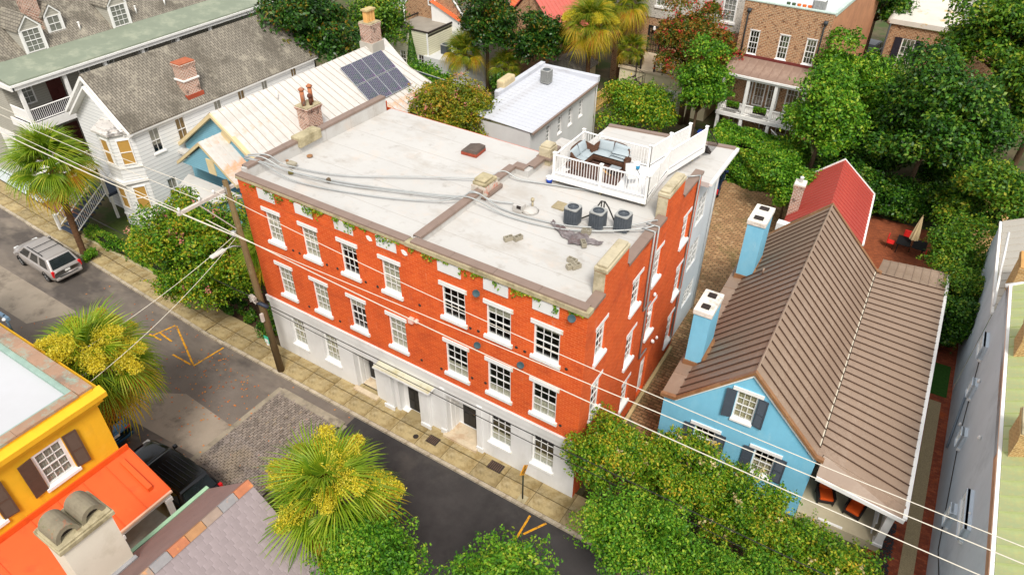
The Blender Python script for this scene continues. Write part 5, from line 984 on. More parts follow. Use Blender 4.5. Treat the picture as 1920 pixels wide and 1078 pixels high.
part('rail',MB().box(.03,.08,0,4,.4,.5).box(.03,.08,0,4,1.3,1.4),mat('fence_boards',(206,172,104)),H)
# ================================================================ vehicles
def paint(name,c,met=.3,rough=.25): return mat(name,c,rough,.03,.5,.0,spec=.5,metal=met)
tyre=mat('tyre',(34,33,33),.85,.1,5,.2); rimm=mat('alloy_rim',(176,178,180),.35,.1,8,metal=.6); dglass=mat('car_glass',(34,40,44),.08,.3,.8,0,spec=.7); redl=mat('red_lamp',(206,24,30),.3); wl_=mat('clear_lamp',(226,228,226),.2,spec=.6); blackp=mat('black_trim',(30,31,32),.5); platem=mat('number_plate',(226,226,222),.5)
def car(name,label,loc,rz,pm,L,W,Hh,belt,hood,xs,cat,rails=False,tail='v',hb=.0,roofm=None,grooves=0):
    """xs: x of hood front, windscreen foot, windscreen top, roof rear end, rear window foot (front is -x)"""
    t=thing(name,label,cat,loc,rz); w=W/2; h0=.24
    st=[(-L/2,.42,hood-.22,.72),(-L/2+.1,.3,hood-.1,.86),(-L/2+.45,.24,hood-.02,.95),(xs[1],.24,hood+.1,.99),(xs[1]+.5,.24,belt,1.0),(0.3*L,.24,belt,1.0),(L/2-.4,.26,belt,.98),(L/2-.1,.32,belt-.02,.93),(L/2,.42,belt-.12,.86)]
    k=MB(); n=0; secs=[]
    for x,zb,zt,f in st:
        m_=(zb+zt)/2; s_=[(0,zb),(w*f*.8,zb),(w*f*.96,zb+.1),(w*f,m_),(w*f*.985,zt-.12),(w*f*.93,zt-.03),(w*f*.7,zt+.015),(0,zt+.03)]
        secs.append([(x,y,z) for y,z in s_]+[(x,-y,z) for y,z in s_[-2:0:-1]])
    m_=len(secs[0])
    for s_ in secs: k.v+=s_
    for i in range(len(secs)-1):
        for j in range(m_): k.f.append((i*m_+j,i*m_+(j+1)%m_,(i+1)*m_+(j+1)%m_,(i+1)*m_+j))
    k.f+=[tuple(range(m_)),tuple((len(secs)-1)*m_+j for j in range(m_))[::-1]]
    part('body',k,pm,t,True)
    # cabin: shell in body colour, glass set on it
    b0,b1,r0,r1=xs[1],xs[4],xs[2],xs[3]; wb,wr=w*.93,w*.74
    def ring(x,hw,z): return [(x,-hw,z),(x,hw,z)]
    A=[(b0,-wb,belt-.03),(b0,wb,belt-.03),(b1,wb,belt-.03),(b1,-wb,belt-.03)]; T=[(r0,-wr,Hh-.05),(r0,wr,Hh-.05),(r1,wr,Hh-.04),(r1,-wr,Hh-.04)]
    k=MB(); k.v=A+T; k.f=[(4,5,6,7),(0,1,5,4),(1,2,6,5),(2,3,7,6),(3,0,4,7)]
    o=part('cabin',k,pm,t); bevel(o,.09,3); o.data.shade_smooth()
    k=MB(); k.v=[(r0+.1,-wr+.08,Hh-.035),(r0+.1,wr-.08,Hh-.035),(r1-.1,wr-.08,Hh-.03),(r1-.1,-wr+.08,Hh-.03),((r0+r1)/2,-wr+.08,Hh-.005),((r0+r1)/2,wr-.08,Hh-.005)]; k.f=[(0,1,5,4),(4,5,2,3)]; part('roof',k,roofm or pm,t,True)
    def pane(nm,c,ins=.06,off=.02,us=((0,1),)):
        c=[Vector(p) for p in c]; n_=(c[1]-c[0]).cross(c[3]-c[0]).normalized(); ctr=sum(c,Vector())/4
        if n_.dot(ctr-Vector((0,0,belt)))<0: n_=-n_
        for a,b in us:
            q=[c[0].lerp(c[1],a+.03),c[0].lerp(c[1],b-.03),c[3].lerp(c[2],b-.03),c[3].lerp(c[2],a+.03)]; z0,z1=.1,.88
            p=[q[0].lerp(q[3],z0),q[1].lerp(q[2],z0),q[1].lerp(q[2],z1),q[0].lerp(q[3],z1)]; kk=MB().quad(*[v+n_*off for v in p]); part(nm,kk,dglass,t)
    pane('windscreen',(A[0],A[1],T[1],T[0]),us=((.03,.97),)); pane('rear_window',(A[3],A[2],T[2],T[3]),us=((.05,.95),))
    for s_ in (0,1):
        c=(A[0],A[3],T[3],T[0]) if s_==0 else (A[1],A[2],T[2],T[1]); pane('side_window',c,us=((.06,.36),(.37,.66),(.67,.95)))
    R=.33
    for x in (-L*.3,L*.3):
        for s_ in (-1,1):
            tw=MB(); prof=[(R*.62,-.1),(R*.92,-.11),(R,-.06),(R,.06),(R*.92,.11),(R*.62,.1)]; tw.lathe((0,0,0),prof,18); o=link('wheel',cached(('tyre',R),lambda:tw.mesh('tyre',tyre,True)),t,(x,s_*(w-.1),R)); o.rotation_euler=(R_(90),0,0)
            kk=MB().lathe((0,0,0),[(R*.6,-.09),(R*.6,.09)],16)
            for q in range(5): kk.add(MB().box(-.03,.03,.05,R*.62,-.115,.115),Matrix.Rotation(q*2*math.pi/5,4,'Z'))
            link('rim',cached(('rim',R),lambda:kk.mesh('rim',rimm)),o)
            part('wheel_arch',MB().tube([(x+ (R+.08)*math.cos(g),s_*(w-.03),R+(R+.08)*math.sin(g)) for g in [math.pi*i/10 for i in range(11)]],.05,5),blackp,t,True)
    for s_ in (-1,1):
        part('headlight',MB().box(-L/2+.02,-L/2+.22,s_*w*.6-.16,s_*w*.6+.16,hood-.24,hood-.08),wl_,t,bev=.03)
        if tail=='v': part('taillight',MB().box(L/2-.16,L/2-.01,s_*w*.86-.08,s_*w*.86+.08,belt-.38,belt+.02),redl,t,bev=.03)
        else: part('taillight',MB().box(L/2-.28,L/2-.02,s_*w*.74-.19,s_*w*.74+.14,belt-.2,belt-.04),redl,t,bev=.04)
        part('mirror',MB().box(b0+.25,b0+.42,s_*(w+.02)-.02,s_*(w+.2),belt-.02,belt+.14) if s_>0 else MB().box(b0+.25,b0+.42,-w-.2,-w,belt-.02,belt+.14),pm,t,bev=.04)
        if rails: part('roof_rail',MB().tube([(r0+.5,s_*(wr-.05),Hh+.02),(r0+.6,s_*(wr-.05),Hh+.07),(r1-.6,s_*(wr-.05),Hh+.07),(r1-.5,s_*(wr-.05),Hh+.02)],.03,6),blackp,t,True)
    if rails:
        for x in (r0+1.0,r1-1.0): part('cross_bar',MB().box(x-.02,x+.02,-wr+.05,wr-.05,Hh+.05,Hh+.07),blackp,t)
    for i in range(grooves): y=(i-(grooves-1)/2)*.2; part('roof_groove',MB().box(r0+.5,r1-.25,y-.01,y+.01,Hh-.01,Hh+.008),blackp,t)
    part('number_plate',MB().box(L/2-.005,L/2+.02,-.16,.16,.78,.9),platem,t); part('rear_bumper',MB().box(L/2-.25,L/2+.06,-w*.85,w*.85,.36,.58),pm,t,bev=.07); part('bumper_pad',MB().box(L/2-.06,L/2+.065,-w*.6,w*.6,.58,.6),blackp,t)
    part('door_handle',MB().box(-.1,.08,-w-.03,-w+.02,belt-.22,belt-.18),pm,t); part('underbody',MB().box(-L/2+.3,L/2-.3,-w*.8,w*.8,.16,.3),blackp,t)
    return t
car('minivan','silver minivan with roof rails parked along the kerb at left',(-18.3,-2.6,0),R_(-2),paint('silver_paint',(178,172,168),.35,.3),5.1,1.95,1.75,1.05,.98,(-2.5,-1.75,-.75,2.0,2.42),'minivan',True)
car('suv','black sport utility vehicle with grooved roof parked beside the orange porch roof',(3.0,-9.28,0),0,paint('black_paint',(20,20,22),.0,.12),5.1,1.96,1.84,1.1,1.08,(-2.5,-1.25,-.45,2.05,2.42),'suv',False,grooves=6)
car('sedan','dark blue sedan with red tail lamps parked behind the leaning palm',(-3.35,-9.2,0),0,paint('dark_blue_paint',(48,92,122),.3,.25),4.6,1.82,1.45,.98,.92,(-2.2,-1.2,-.3,.95,1.75),'sedan',tail='h')
car('far_car','black car parked beside the salmon wall at top right',(17.9,66,0),R_(80),paint('black_paint',(20,20,22)),4.7,1.85,1.6,1.0,.98,(-2.3,-1.3,-.4,1.6,2.1),'car')
car('driveway_car','dark blue car parked on the brick driveway behind the annex',(13.7,30.6,0),R_(-80),paint('navy_paint',(40,54,92),.3),4.4,1.8,1.5,.98,.92,(-2.1,-1.2,-.3,1.2,1.8),'car')
# ================================================================ street furniture
wood=mat('pole_wood',(112,92,62),.95,.25,2,.5,20,stretch=(6,6,.5),stain=[((86,96,44),.8,.56,.68,.6),((150,132,100),1.2,.55,.68,.5)])
armm=mat('bleached_wood',(198,188,178),.85,.1,3,.2); ins=mat('insulator',(222,222,220),.4); wirem=mat('pale_wire',(214,206,190),.6,.05); wdark=mat('dark_cable',(40,38,38),.6)
Pz=thing('utility_pole','leaning wooden utility pole with crossarm on the pavement at the brick corner','utility pole',(1.45,-1.34,.1))
part('shaft',MB().tube([(0,0,0),(-.2,.0,5),(-.5,.02,11.45)],[.19,.17,.12],12),wood,Pz,True)
o=part('crossarm',MB().box(-.62,-.48,-2.55,.42,10.92,11.06),armm,Pz)
for y in (-2.45,-1.4,-.65): part('insulator',MB().lathe((-.55,y,11.06),[(.03,0),(.06,.04),(.05,.1),(.07,.14),(.03,.2)],8),ins,o,True)
part('bracket',MB().box(-.64,-.4,-.1,.12,10.8,11.18),galv,Pz); part('brace',MB().tube([(-.52,-1.5,10.92),(-.4,-.05,8.9)],.03,6),armm,Pz)
la=part('lamp_arm',MB().tube([(-.38,-.1,8.0),(-.4,-.5,8.25),(-.45,-.95,8.3)],.035,7),galv,Pz,True); part('lamp_head',MB().box(-.58,-.32,-1.75,-.95,8.22,8.36),mat('lamp_head',(206,204,194),.5),la,bev=.06)
part('cable_rack',MB().lathe((-.5,-.25,8.75),[(.1,-.15),(.14,0),(.1,.15)],8).tube([(-.4,0,8.9),(-.6,-.4,8.8),(-.4,-.1,8.5)],.03,5),galv,Pz,True)
part('splice_case',MB().tube([(-.5,-.2,4.75),(.35,-.05,4.6)],.1,9),mat('splice_blue',(52,60,76),.5),Pz,True); part('cable_knot',MB().tube([(-.3+.22*math.cos(i*1.3),-.3+.1*math.sin(i*2.1),5.0+.2*math.sin(i*.9)) for i in range(40)],.018,4),armm,Pz,True); part('meter_box',MB().box(-.12,.0,-.32,-.16,3.6,4.1),armm,Pz)
s_=part('parking_sign',MB().box(-.34,-.02,-.26,-.24,2.1,2.55),mat('sign_green',(70,190,150),.5,.05,4),Pz); part('sign_face',MB().box(-.3,-.06,-.265,-.261,2.14,2.36),W_,s_); part('sign_plate',MB().box(-.26,-.1,-.255,-.235,1.92,2.05),W_,Pz)
t=thing('warning_sign','yellow diamond warning sign on a dark post by the kerb','sign',(16.76,-1.26,.12)); part('post',MB().tube([(0,0,0),(0,0,2.15)],.035,8),mat('dark_green_post',(40,52,44),.6),t,True)
q=.34; part('plate',MB().prism([(0,1.72),(q,1.72+q),(0,1.72+2*q),(-q,1.72+q)],'x',.03,.05),mat('sign_yellow',(226,156,24),.5,.04,3),t)
k=MB()
for pts in ([(-.06,1.86),(.02,1.92),(-.02,2.0),(.06,2.1),(.03,2.2),(.1,2.24)],[(.1,1.95),(.16,2.02)],[(-.14,2.0),(-.08,2.08)]): k.tube([(.052,y,z) for y,z in pts],.018,4)
part('symbol',k,blackp,t); part('foot',MB().box(-.2,.2,-.2,.2,-.02,.03),stone,t)
def cat_pts(a,b,sag,n=40):
    a,b=Vector(a),Vector(b); return [a.lerp(b,i/n)-Vector((0,0,sag*4*(i/n)*(1-i/n))) for i in range(n+1)]
def wire(a,b,sag,label,r=.015,m_=None,g='overhead wires'): solo('overhead_wire',MB().tube(cat_pts(a,b,sag),r,5,False),m_ or wirem,label,'wire',g)
PX=.9
wire((PX,-3.75,11.1),(50,-3.7,12.5),.12,'overhead wire from the outer crossarm end across the brick front to the right')
wire((PX,-1.9,11.25),(50,-1.2,11.2),1.25,'overhead wire from the inner insulator across the brick front to the right')
wire((PX,-2.7,10.2),(50,-2.5,10.4),.8,'lower thick overhead wire running right past the blue house gable',.017)
wire((PX,-2.6,10.05),(50,-2.4,10.3),.8,'lower thin overhead wire running right past the blue house gable',.013)
wire((PX,-3.8,11.25),(-45,-2.2,11.6),.5,'overhead wire from the outer crossarm end to the left'); wire((PX,-2.75,11.25),(-45,-1.2,11.4),.7,'overhead wire from the middle insulator to the left'); wire((PX,-2.0,11.25),(-45,-.4,11.2),.9,'overhead wire from the inner insulator to the left'); wire((.95,-1.6,8.75),(-45,-.8,9.2),.7,'lower overhead wire to the left at lamp height',.03)
wire((.95,-1.6,8.75),(.6,-10.75,7.4),.3,'service wire crossing the street to the yellow house, upper of the two',.012); wire((.95,-1.55,8.6),(2.6,-10.75,7.4),.35,'service wire crossing the street to the yellow house, lower of the two',.012)
wire((1.2,-1.5,5.0),(50,-1.3,5.6),.3,'dark telephone cable along the front of the brick building, upper of the two',.022,wdark); wire((1.2,-1.45,4.7),(50,-1.25,4.9),.5,'dark telephone cable along the front of the brick building, lower of the two',.018,wdark); wire((1.2,-1.5,5.0),(-45,-.6,5.5),.6,'dark telephone cable running left under the pink crape myrtle',.025,wdark)
t=thing('service_mast','blue-grey service mast with insulators above the yellow house cornice','mast',(-2.6,-10.45,7.6)); part('mast',MB().tube([(0,0,0),(0,0,.9)],.05,8),mat('mast_blue',(96,120,140),.5),t,True); part('arm',MB().box(-.5,.3,-.06,.06,.75,.9),mat('mast_blue',(96,120,140)),t)
for x in (-.35,.15): part('insulator',MB().lathe((x,-.1,.82),[(.05,-.06),(.09,0),(.05,.06)],8),ins,t,True)
# green wheelie bin beside the yellow house
def bin_(x,y,c,label,rz=0,h=1.05):
    t=thing('wheelie_bin',label,'bin',(x,y,.02),rz); m_=mat('bin_%s'%c[0],c,.5,.06,3); k=MB(); k.v=[(-.24,-.26,.1),(.24,-.26,.1),(.24,.26,.1),(-.24,.26,.1),(-.3,-.34,h-.1),(.3,-.34,h-.1),(.3,.34,h-.1),(-.3,.34,h-.1)]; k.f=[(3,2,1,0),(4,5,6,7),(0,1,5,4),(1,2,6,5),(2,3,7,6),(3,0,4,7)]
    part('body',k,m_,t,bev=.03); part('lid',MB().prism([(-.38,h-.1),(.38,h-.1),(.36,h-.02),(0,h+.08),(-.36,h-.02)],'x',-.33,.33),m_,t,bev=.02)
    for s_ in (-1,1): part('wheel',MB().tube([(s_*.24,.3,.12),(s_*.3,.3,.12)],.11,10),tyre,t)
bin_(.25,-10.35,(110,140,112),'sage green wheelie bin standing in front of the black vehicle bonnet',0,1.5)
bin_(10.4,37.2,(40,74,170),'bright blue wheelie bin beside the cream terrace door'); bin_(-1.0,39.0,(34,60,110),'navy blue wheelie bin under the palm trunks')
# patio behind the blue house
struct('patio',MB().box(24.6,31.5,22.5,33,-.05,-.015),mat('patio_brick',(156,84,50),.9,.2,2,.3,pattern=('brick',.2,.1,(120,62,40),(80,60,48),True,.08)))
t=thing('parasol','closed beige parasol through the patio table','parasol',(28.0,29.4,0)); part('pole',MB().tube([(0,0,0),(0,0,2.9)],.03,8),wood,t,True); k=MB(); n=16
for i,(r_,z) in enumerate(((.3,1.05),(.26,1.5),(.15,2.2),(.03,2.8))):
    for j in range(n): g=2*math.pi*j/n; rr=r_*(1 if j%2 else .72); k.v.append((rr*math.cos(g),rr*math.sin(g),z))
for i in range(3):
    for j in range(n): k.f.append((i*n+j,i*n+(j+1)%n,(i+1)*n+(j+1)%n,(i+1)*n+j))
part('canopy',k,mat('beige_canvas',(196,176,136),.9,.06,3),t)
t=thing('patio_table','black slatted patio table','table',(28.0,29.4,0)); part('top',MB().box(-.9,-.05,-.6,.6,.7,.74).box(.05,.9,-.6,.6,.7,.74),blackp,t)
for a in (-1,1):
    for b in (-1,1): part('leg',MB().cbox((a*.75,b*.48,0),.06,.06,.7),blackp,t)
def rchair(x,y,rz,label):
    t=thing('patio_chair',label,'chair',(x,y,0),rz,'red patio chairs'); m_=mat('red_cushion',(206,40,34),.8); part('seat',MB().box(-.24,.24,-.24,.24,.4,.48),m_,t,bev=.02); part('backrest',MB().box(-.24,.24,.2,.27,.48,.95),m_,t,bev=.02)
    for a in (-1,1):
        for b in (-1,1): part('leg',MB().cbox((a*.21,b*.21,0),.03,.03,.4),blackp,t)
rchair(26.8,29.3,R_(90),'red cushioned chair at the left end of the black patio table'); rchair(29.2,29.2,R_(-90),'red cushioned chair at the right end of the black patio table'); rchair(27.6,30.3,0,'red cushioned chair on the far side of the black patio table')
# garden corner at far right: steps, bench, white parasol
t=thing('garden_steps','weathered wooden steps at the far right garden','steps',(33.6,38.2,0),R_(8))
for i in range(6): part('tread',MB().box(-.9,.9,i*.32,i*.32+.3,i*.2+.12,i*.2+.2),mat('weathered_deck',(176,152,118),.9,.15,3),t)
for s_ in (-.95,.95): part('stringer',MB().prism([(0,0),(.3,0),(2.0,1.1),(2.0,1.4),(0,.2)],'x',s_-.04,s_+.04),W_,t)
t=thing('garden_bench','pale slatted garden bench before the wooden steps','bench',(33.0,34.6,0),R_(190)); bw=mat('bench_wood',(196,172,138),.9,.12,4)
for i in range(4): part('slat',MB().box(-.7,.7,-.25+i*.13,-.15+i*.13,.42,.45),bw,t)
for i in range(3): part('back_slat',MB().box(-.7,.7,.28,.31,.52+i*.13,.62+i*.13),bw,t)
for a in (-.65,.65): part('leg',MB().cbox((a,-.2,0),.06,.06,.42).cbox((a,.28,0),.06,.06,.9),bw,t)
t=thing('white_parasol','closed white parasol leaning by the garden steps','parasol',(32.2,36.4,0)); part('pole',MB().tube([(0,0,0),(.25,0,2.6)],.025,6),iron,t,True); part('canopy',MB().lathe((.2,0,1.1),[(.24,0),(.2,.5),(.1,1.1),(.02,1.4)],9),W_,t,True)
struct('garden_terrace',MB().box(31.2,36,32,41,-.05,-.01),mat('tan_paving',(196,158,106),.9,.12,1))
struct('pale_drive',MB().prism([(-36,-.2),(-26.4,.25),(-26.4,2.4),(-30,3.4),(-36,3.6)],'z',-.04,.05),mat('pale_slab',(196,204,206),.8,.06,.6)); struct('brick_forecourt',MB().prism([(-26.3,.3),(-21.8,.4),(-21.8,2.6),(-26.3,2.4)],'z',-.04,.04),mat('forecourt_brick',(130,84,60),.9,.2,1.5,.3,pattern=('brick',.2,.1,(100,66,50),(150,120,96),True,.1)))
struct('front_lawn',MB().prism([(-19.7,.9),(-8,.9),(-8,6),(-15.8,6),(-15.8,4.2),(-19.7,4.2)],'z',-.04,.03),mat('shade_lawn',(70,84,34),.95,.3,3,.6,30)); struct('garden_edging',MB().box(-19.5,-6,.36,.5,-.04,.2),stone)
struct('garden_bed',MB().box(-6,-.1,.4,9,-.04,.02),mat('leaf_mulch',(70,52,34),.95,.3,4,.6,30))
struct('front_garden',MB().box(18.9,31,-1.4,4.2,-.04,.02),mat('garden_soil',(66,62,34),.95,.3,3,.6,30))
# ================================================================ vegetation
bark=mat('bark',(104,84,64),.95,.2,3,.5,20,stretch=(4,4,.6)); palmbark=mat('palm_bark',(98,70,48),.95,.3,4,.8,14,stretch=(1,1,3))
def fast_mesh(name,V,F4,m_):
    me=bpy.data.meshes.new(name); n=len(V); f=len(F4); me.vertices.add(n); me.vertices.foreach_set('co',V.astype(np.float32).ravel()); me.loops.add(f*4); me.loops.foreach_set('vertex_index',F4.astype(np.int32).ravel()); me.polygons.add(f); me.polygons.foreach_set('loop_start',np.arange(0,f*4,4,dtype=np.int32)); me.update(calc_edges=True); me.materials.append(m_); return me
def leaf_quads(P,N,size,asp=.55,curl=.15):
    n=len(P); r=rng.normal(size=(n,3)); T=np.cross(N,r); T/=np.linalg.norm(T,axis=1,keepdims=True)+1e-9; B=np.cross(N,T); s=size[:,None]
    a=P-T*s*.5; b=P+B*s*asp*.5+N*s*curl*.3; c=P+T*s*.5-N*s*curl; d=P-B*s*asp*.5+N*s*curl*.3
    V=np.stack([a,b,c,d],1).reshape(-1,3); return V,np.arange(n*4).reshape(-1,4)
def lobe_points(n,rx,ry,rz,lobes,lr,flat=-.35,seed=0,fill=.25,spread=(.35,.82)):
    g=np.random.default_rng(seed); C=[]
    while len(C)<lobes:
        d=g.normal(size=3); d/=np.linalg.norm(d)
        if d[2]<flat-.15: continue
        C.append(d*g.uniform(*spread)*np.array([rx,ry,rz]))
    C=np.array(C); R=g.uniform(.5,1.35,lobes)*lr
    k=g.integers(0,lobes,n); d=g.normal(size=(n,3)); d/=np.linalg.norm(d,axis=1,keepdims=True); d[:,2]=np.where(d[:,2]<flat,-d[:,2],d[:,2])
    rr=np.where(g.random(n)<fill,g.uniform(.3,.85,n),g.uniform(.82,1.08,n)+.12*np.sin(d[:,0]*9+k)*np.sin(d[:,1]*8+k*2))
    P=C[k]+d*(R[k]*rr)[:,None]*np.array([1,1,.8]); N=d*.7+g.normal(size=(n,3))*.55+np.array([0,0,.35]); N/=np.linalg.norm(N,axis=1,keepdims=True); return P,N,C,R
SEED=[100]
def tree(name,label,base,cz,rx,ry,rz,n,leaf,m_,cat='tree',lobes=16,lr=None,off=(0,0),stems=1,bloom=None,group=None,th=None,fill=.25,flat=-.35,asp=.55,sprig=260):
    """base on the ground, crown of leaf-sized faces spread over uneven lobes, limbs reaching into them"""
    SEED[0]+=1; t=thing(name,label,cat,(base[0],base[1],0),group=group); lr=lr or min(rx,ry,rz)*.48
    P,N,C,R=lobe_points(n,rx,ry,rz,lobes,lr,flat,SEED[0],fill); o=np.array([off[0],off[1],cz])
    V,F=leaf_quads(P+o,N,rng.uniform(.7,1.3,n)*leaf,asp); link('crown',fast_mesh('crown',V,F,m_),t)
    if sprig:            # loose shoots that break up the outline
        gs=np.random.default_rng(SEED[0]+50); kk=gs.integers(0,len(C),sprig); d=gs.normal(size=(sprig,3)); d[:,2]=np.abs(d[:,2])*.9; d/=np.linalg.norm(d,axis=1,keepdims=True); st_=C[kk]+d*(R[kk]*.95)[:,None]*np.array([1,1,.8]); dd=d+gs.normal(size=(sprig,3))*.35+np.array([0,0,.25]); dd/=np.linalg.norm(dd,axis=1,keepdims=True); ln=gs.uniform(.35,1.0,sprig)*lr*.85; q=16
        u=np.tile(np.linspace(0,1,q),sprig); D=np.repeat(dd,q,0); P2=np.repeat(st_,q,0)+D*(u*np.repeat(ln,q))[:,None]-np.array([0,0,.25])*(u**2*np.repeat(ln,q))[:,None]+gs.normal(size=(sprig*q,3))*leaf*.45; N2=gs.normal(size=P2.shape)*.6+np.array([0,0,.8]); N2/=np.linalg.norm(N2,axis=1,keepdims=True); V,F=leaf_quads(P2+o,N2,gs.uniform(.7,1.15,sprig*q)*leaf,asp); link('shoots',fast_mesh('shoots',V,F,m_),t)
    k=MB(); g=random.Random(SEED[0]); r0=th or max(.07,.035*cz)
    for s_ in range(stems):
        a=g.uniform(0,6.28); bx,by=(0,0) if stems==1 else (.35*math.cos(a),.35*math.sin(a)); top=Vector((off[0]*.8+bx*2,off[1]*.8+by*2,cz-rz*.35)); k.tube([(bx,by,-.1),(bx*1.3+g.uniform(-.1,.1),by*1.3,top.z*.5),tuple(top)],[r0,r0*.8,r0*.6],7)
        for i in range(max(2,int(lobes*.7/stems))):
            c=C[g.randrange(len(C))]+o; k.tube([tuple(top),tuple(top.lerp(Vector(c),.5)+Vector((g.uniform(-.2,.2),g.uniform(-.2,.2),.15))),tuple(c)],[r0*.5,r0*.3,r0*.1],5)
    part('trunk',k,bark,t,True)
    if bloom:
        bm,bn,bs,bcl=bloom; gg=np.random.default_rng(SEED[0]+5); kk=gg.integers(0,len(C),bn); d=gg.normal(size=(bn,3)); d/=np.linalg.norm(d,axis=1,keepdims=True); d[:,2]=np.abs(d[:,2])*.9+.05; d/=np.linalg.norm(d,axis=1,keepdims=True)
        ce=C[kk]+d*(R[kk]*1.05)[:,None]*np.array([1,1,.8]); P=np.repeat(ce,bcl,0)+gg.normal(size=(bn*bcl,3))*bs*np.array([.9,.9,1.3]); N=gg.normal(size=P.shape)+np.array([0,0,.4]); N/=np.linalg.norm(N,axis=1,keepdims=True)
        V,F=leaf_quads(P+o,N,gg.uniform(.6,1.2,len(P))*.11,.9); stuff(link('blossom',fast_mesh('blossom',V,F,bm),t))
    return t
def hedge(name,label,x0,x1,y0,y1,h,n,leaf,m_,cat='hedge'):
    SEED[0]+=1; g=np.random.default_rng(SEED[0]); t=thing(name,label,cat,((x0+x1)/2,(y0+y1)/2,0)); a,b=(x1-x0)/2,(y1-y0)/2
    A=np.array([4*a*b,2*a*h,2*a*h,2*b*h,2*b*h]); f=g.choice(5,n,p=A/A.sum()); u,v=g.uniform(-1,1,n),g.uniform(0,1,n); P=np.zeros((n,3)); N=np.zeros((n,3))
    P[:,0]=np.where(f<3,u*a,np.where(f==3,a,-a)); P[:,1]=np.where(f==0,(v*2-1)*b,np.where(f==1,b,np.where(f==2,-b,u*b))); P[:,2]=np.where(f==0,h,v*h)
    N[:,2]=(f==0); N[:,1]=np.where(f==1,1,np.where(f==2,-1,0)); N[:,0]=np.where(f==3,1,np.where(f==4,-1,0))
    wob=.16*np.sin(P[:,0]*2.3+P[:,2]*3)+.14*np.sin(P[:,1]*3.1+P[:,0]*1.1)+g.normal(size=n)*.07
    P+=N*wob[:,None]*min(1,h); N=N*.6+g.normal(size=(n,3))*.5+np.array([0,0,.3]); N/=np.linalg.norm(N,axis=1,keepdims=True); V,F=leaf_quads(P,N,g.uniform(.7,1.3,n)*leaf); link('foliage',fast_mesh('foliage',V,F,m_),t)
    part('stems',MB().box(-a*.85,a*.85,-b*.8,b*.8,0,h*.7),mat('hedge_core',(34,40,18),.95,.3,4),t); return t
GM=leaf_mat('leaf_mid_green',[(24,56,14),(58,104,22),(108,146,34),(190,168,52)])
GD=leaf_mat('leaf_dark_green',[(16,42,12),(38,80,20),(76,122,30),(142,150,46)],.2,rough=.4)
GMag=leaf_mat('leaf_magnolia',[(16,40,14),(34,70,20),(62,104,28),(170,112,36)],.2,rough=.35)
GB=leaf_mat('leaf_bright_green',[(30,72,14),(66,120,22),(116,164,36),(196,196,64)])
GC=leaf_mat('leaf_crape_green',[(30,72,14),(72,124,22),(138,166,34),(226,176,54)])
GO=leaf_mat('leaf_crape_orange',[(58,84,16),(104,124,24),(156,148,34),(216,134,46)])
GR=leaf_mat('leaf_crape_red',[(34,60,14),(70,100,22),(140,110,34),(190,80,40)])
pink=leaf_mat('blossom_pink',[(206,110,110),(232,150,140),(240,186,160)],.4); red=leaf_mat('blossom_red',[(196,30,50),(226,56,70),(236,96,90)],.4); creamb=leaf_mat('blossom_cream',[(206,176,100),(226,206,150),(238,226,190)],.4)
# ---------------------------------------------------------------- palms
def frond_mesh(seed,m_,R=1.5,pet=1.3,droop=.55,half=125,nb=42):
    g=random.Random(seed); k=MB(); k.tube([(0,0,0),(pet*.5,0,.1),(pet,0,.08)],[.035,.025,.02],4)
    for i in range(nb):
        a=R_(-half+2*half*(i+.5)/nb); L=R*(1-.28*abs(a)/R_(half))*g.uniform(.88,1.05); w=.5*2*R_(half)/nb; dr=droop*g.uniform(.7,1.4)
        def P(r,da,up=0):
            f=r/R; x=pet-.1*0+r*math.cos(a+da); y=r*math.sin(a+da); z=.08+.16*f*math.cos(a)-dr*R*(max(0,f-.3)/.7)**2*.75+up-.10*abs(y)/R*f; return (x,y,z)
        r1,r2=.5*L,.8*L
        n=len(k.v); k.v+=[(pet,0,.09),P(r1*.5,-w),P(r1*.5,0,.03),P(r1*.5,w),P(r1,-w*.75),P(r1,0,.035),P(r1,w*.75),P(r2,-w*.35),P(r2,w*.35),P(L,0)]
        k.f+=[(n,n+1,n+2),(n,n+2,n+3),(n+1,n+4,n+5,n+2),(n+2,n+5,n+6,n+3),(n+4,n+7,n+5),(n+5,n+7,n+8),(n+5,n+8,n+6),(n+7,n+9,n+8)]
    return k.mesh('frond',m_)
PG=leaf_mat('palm_green',[(50,86,14),(104,140,22),(150,172,40),(196,196,70)],.35); PY=leaf_mat('palm_yellowing',[(104,110,20),(168,160,30),(206,170,50),(186,120,40)],.35); PBr=leaf_mat('palm_dead',[(110,78,44),(150,112,68),(176,140,92)],.2); PF=leaf_mat('palm_flower',[(206,184,36),(228,212,58),(238,228,110)],.4); PGf=leaf_mat('palm_far_green',[(44,76,16),(96,124,24),(150,156,34),(200,170,50)],.35)
def plume_mesh(seed,L=1.25):     # a feathery yellow flower plume
    g=np.random.default_rng(seed); n=2600; u=g.random(n); a=g.uniform(0,6.28,n); r=.42*np.sqrt(np.sin(np.pi*np.clip(u*.86+.1,0,1)))*g.random(n)**.45*(1+.25*np.sin(u*17+a*3))
    P=np.stack([u*L+g.normal(size=n)*.03,r*np.cos(a),.3*np.sin(u*2.6)*L*.5+r*np.sin(a)-.45*u*u+g.normal(size=n)*.03],1); N=g.normal(size=(n,3)); N/=np.linalg.norm(N,axis=1,keepdims=True); V,F=leaf_quads(P,N,g.uniform(.04,.1,n),.45); return fast_mesh('flower_plume',V,F,PF)
FR={}
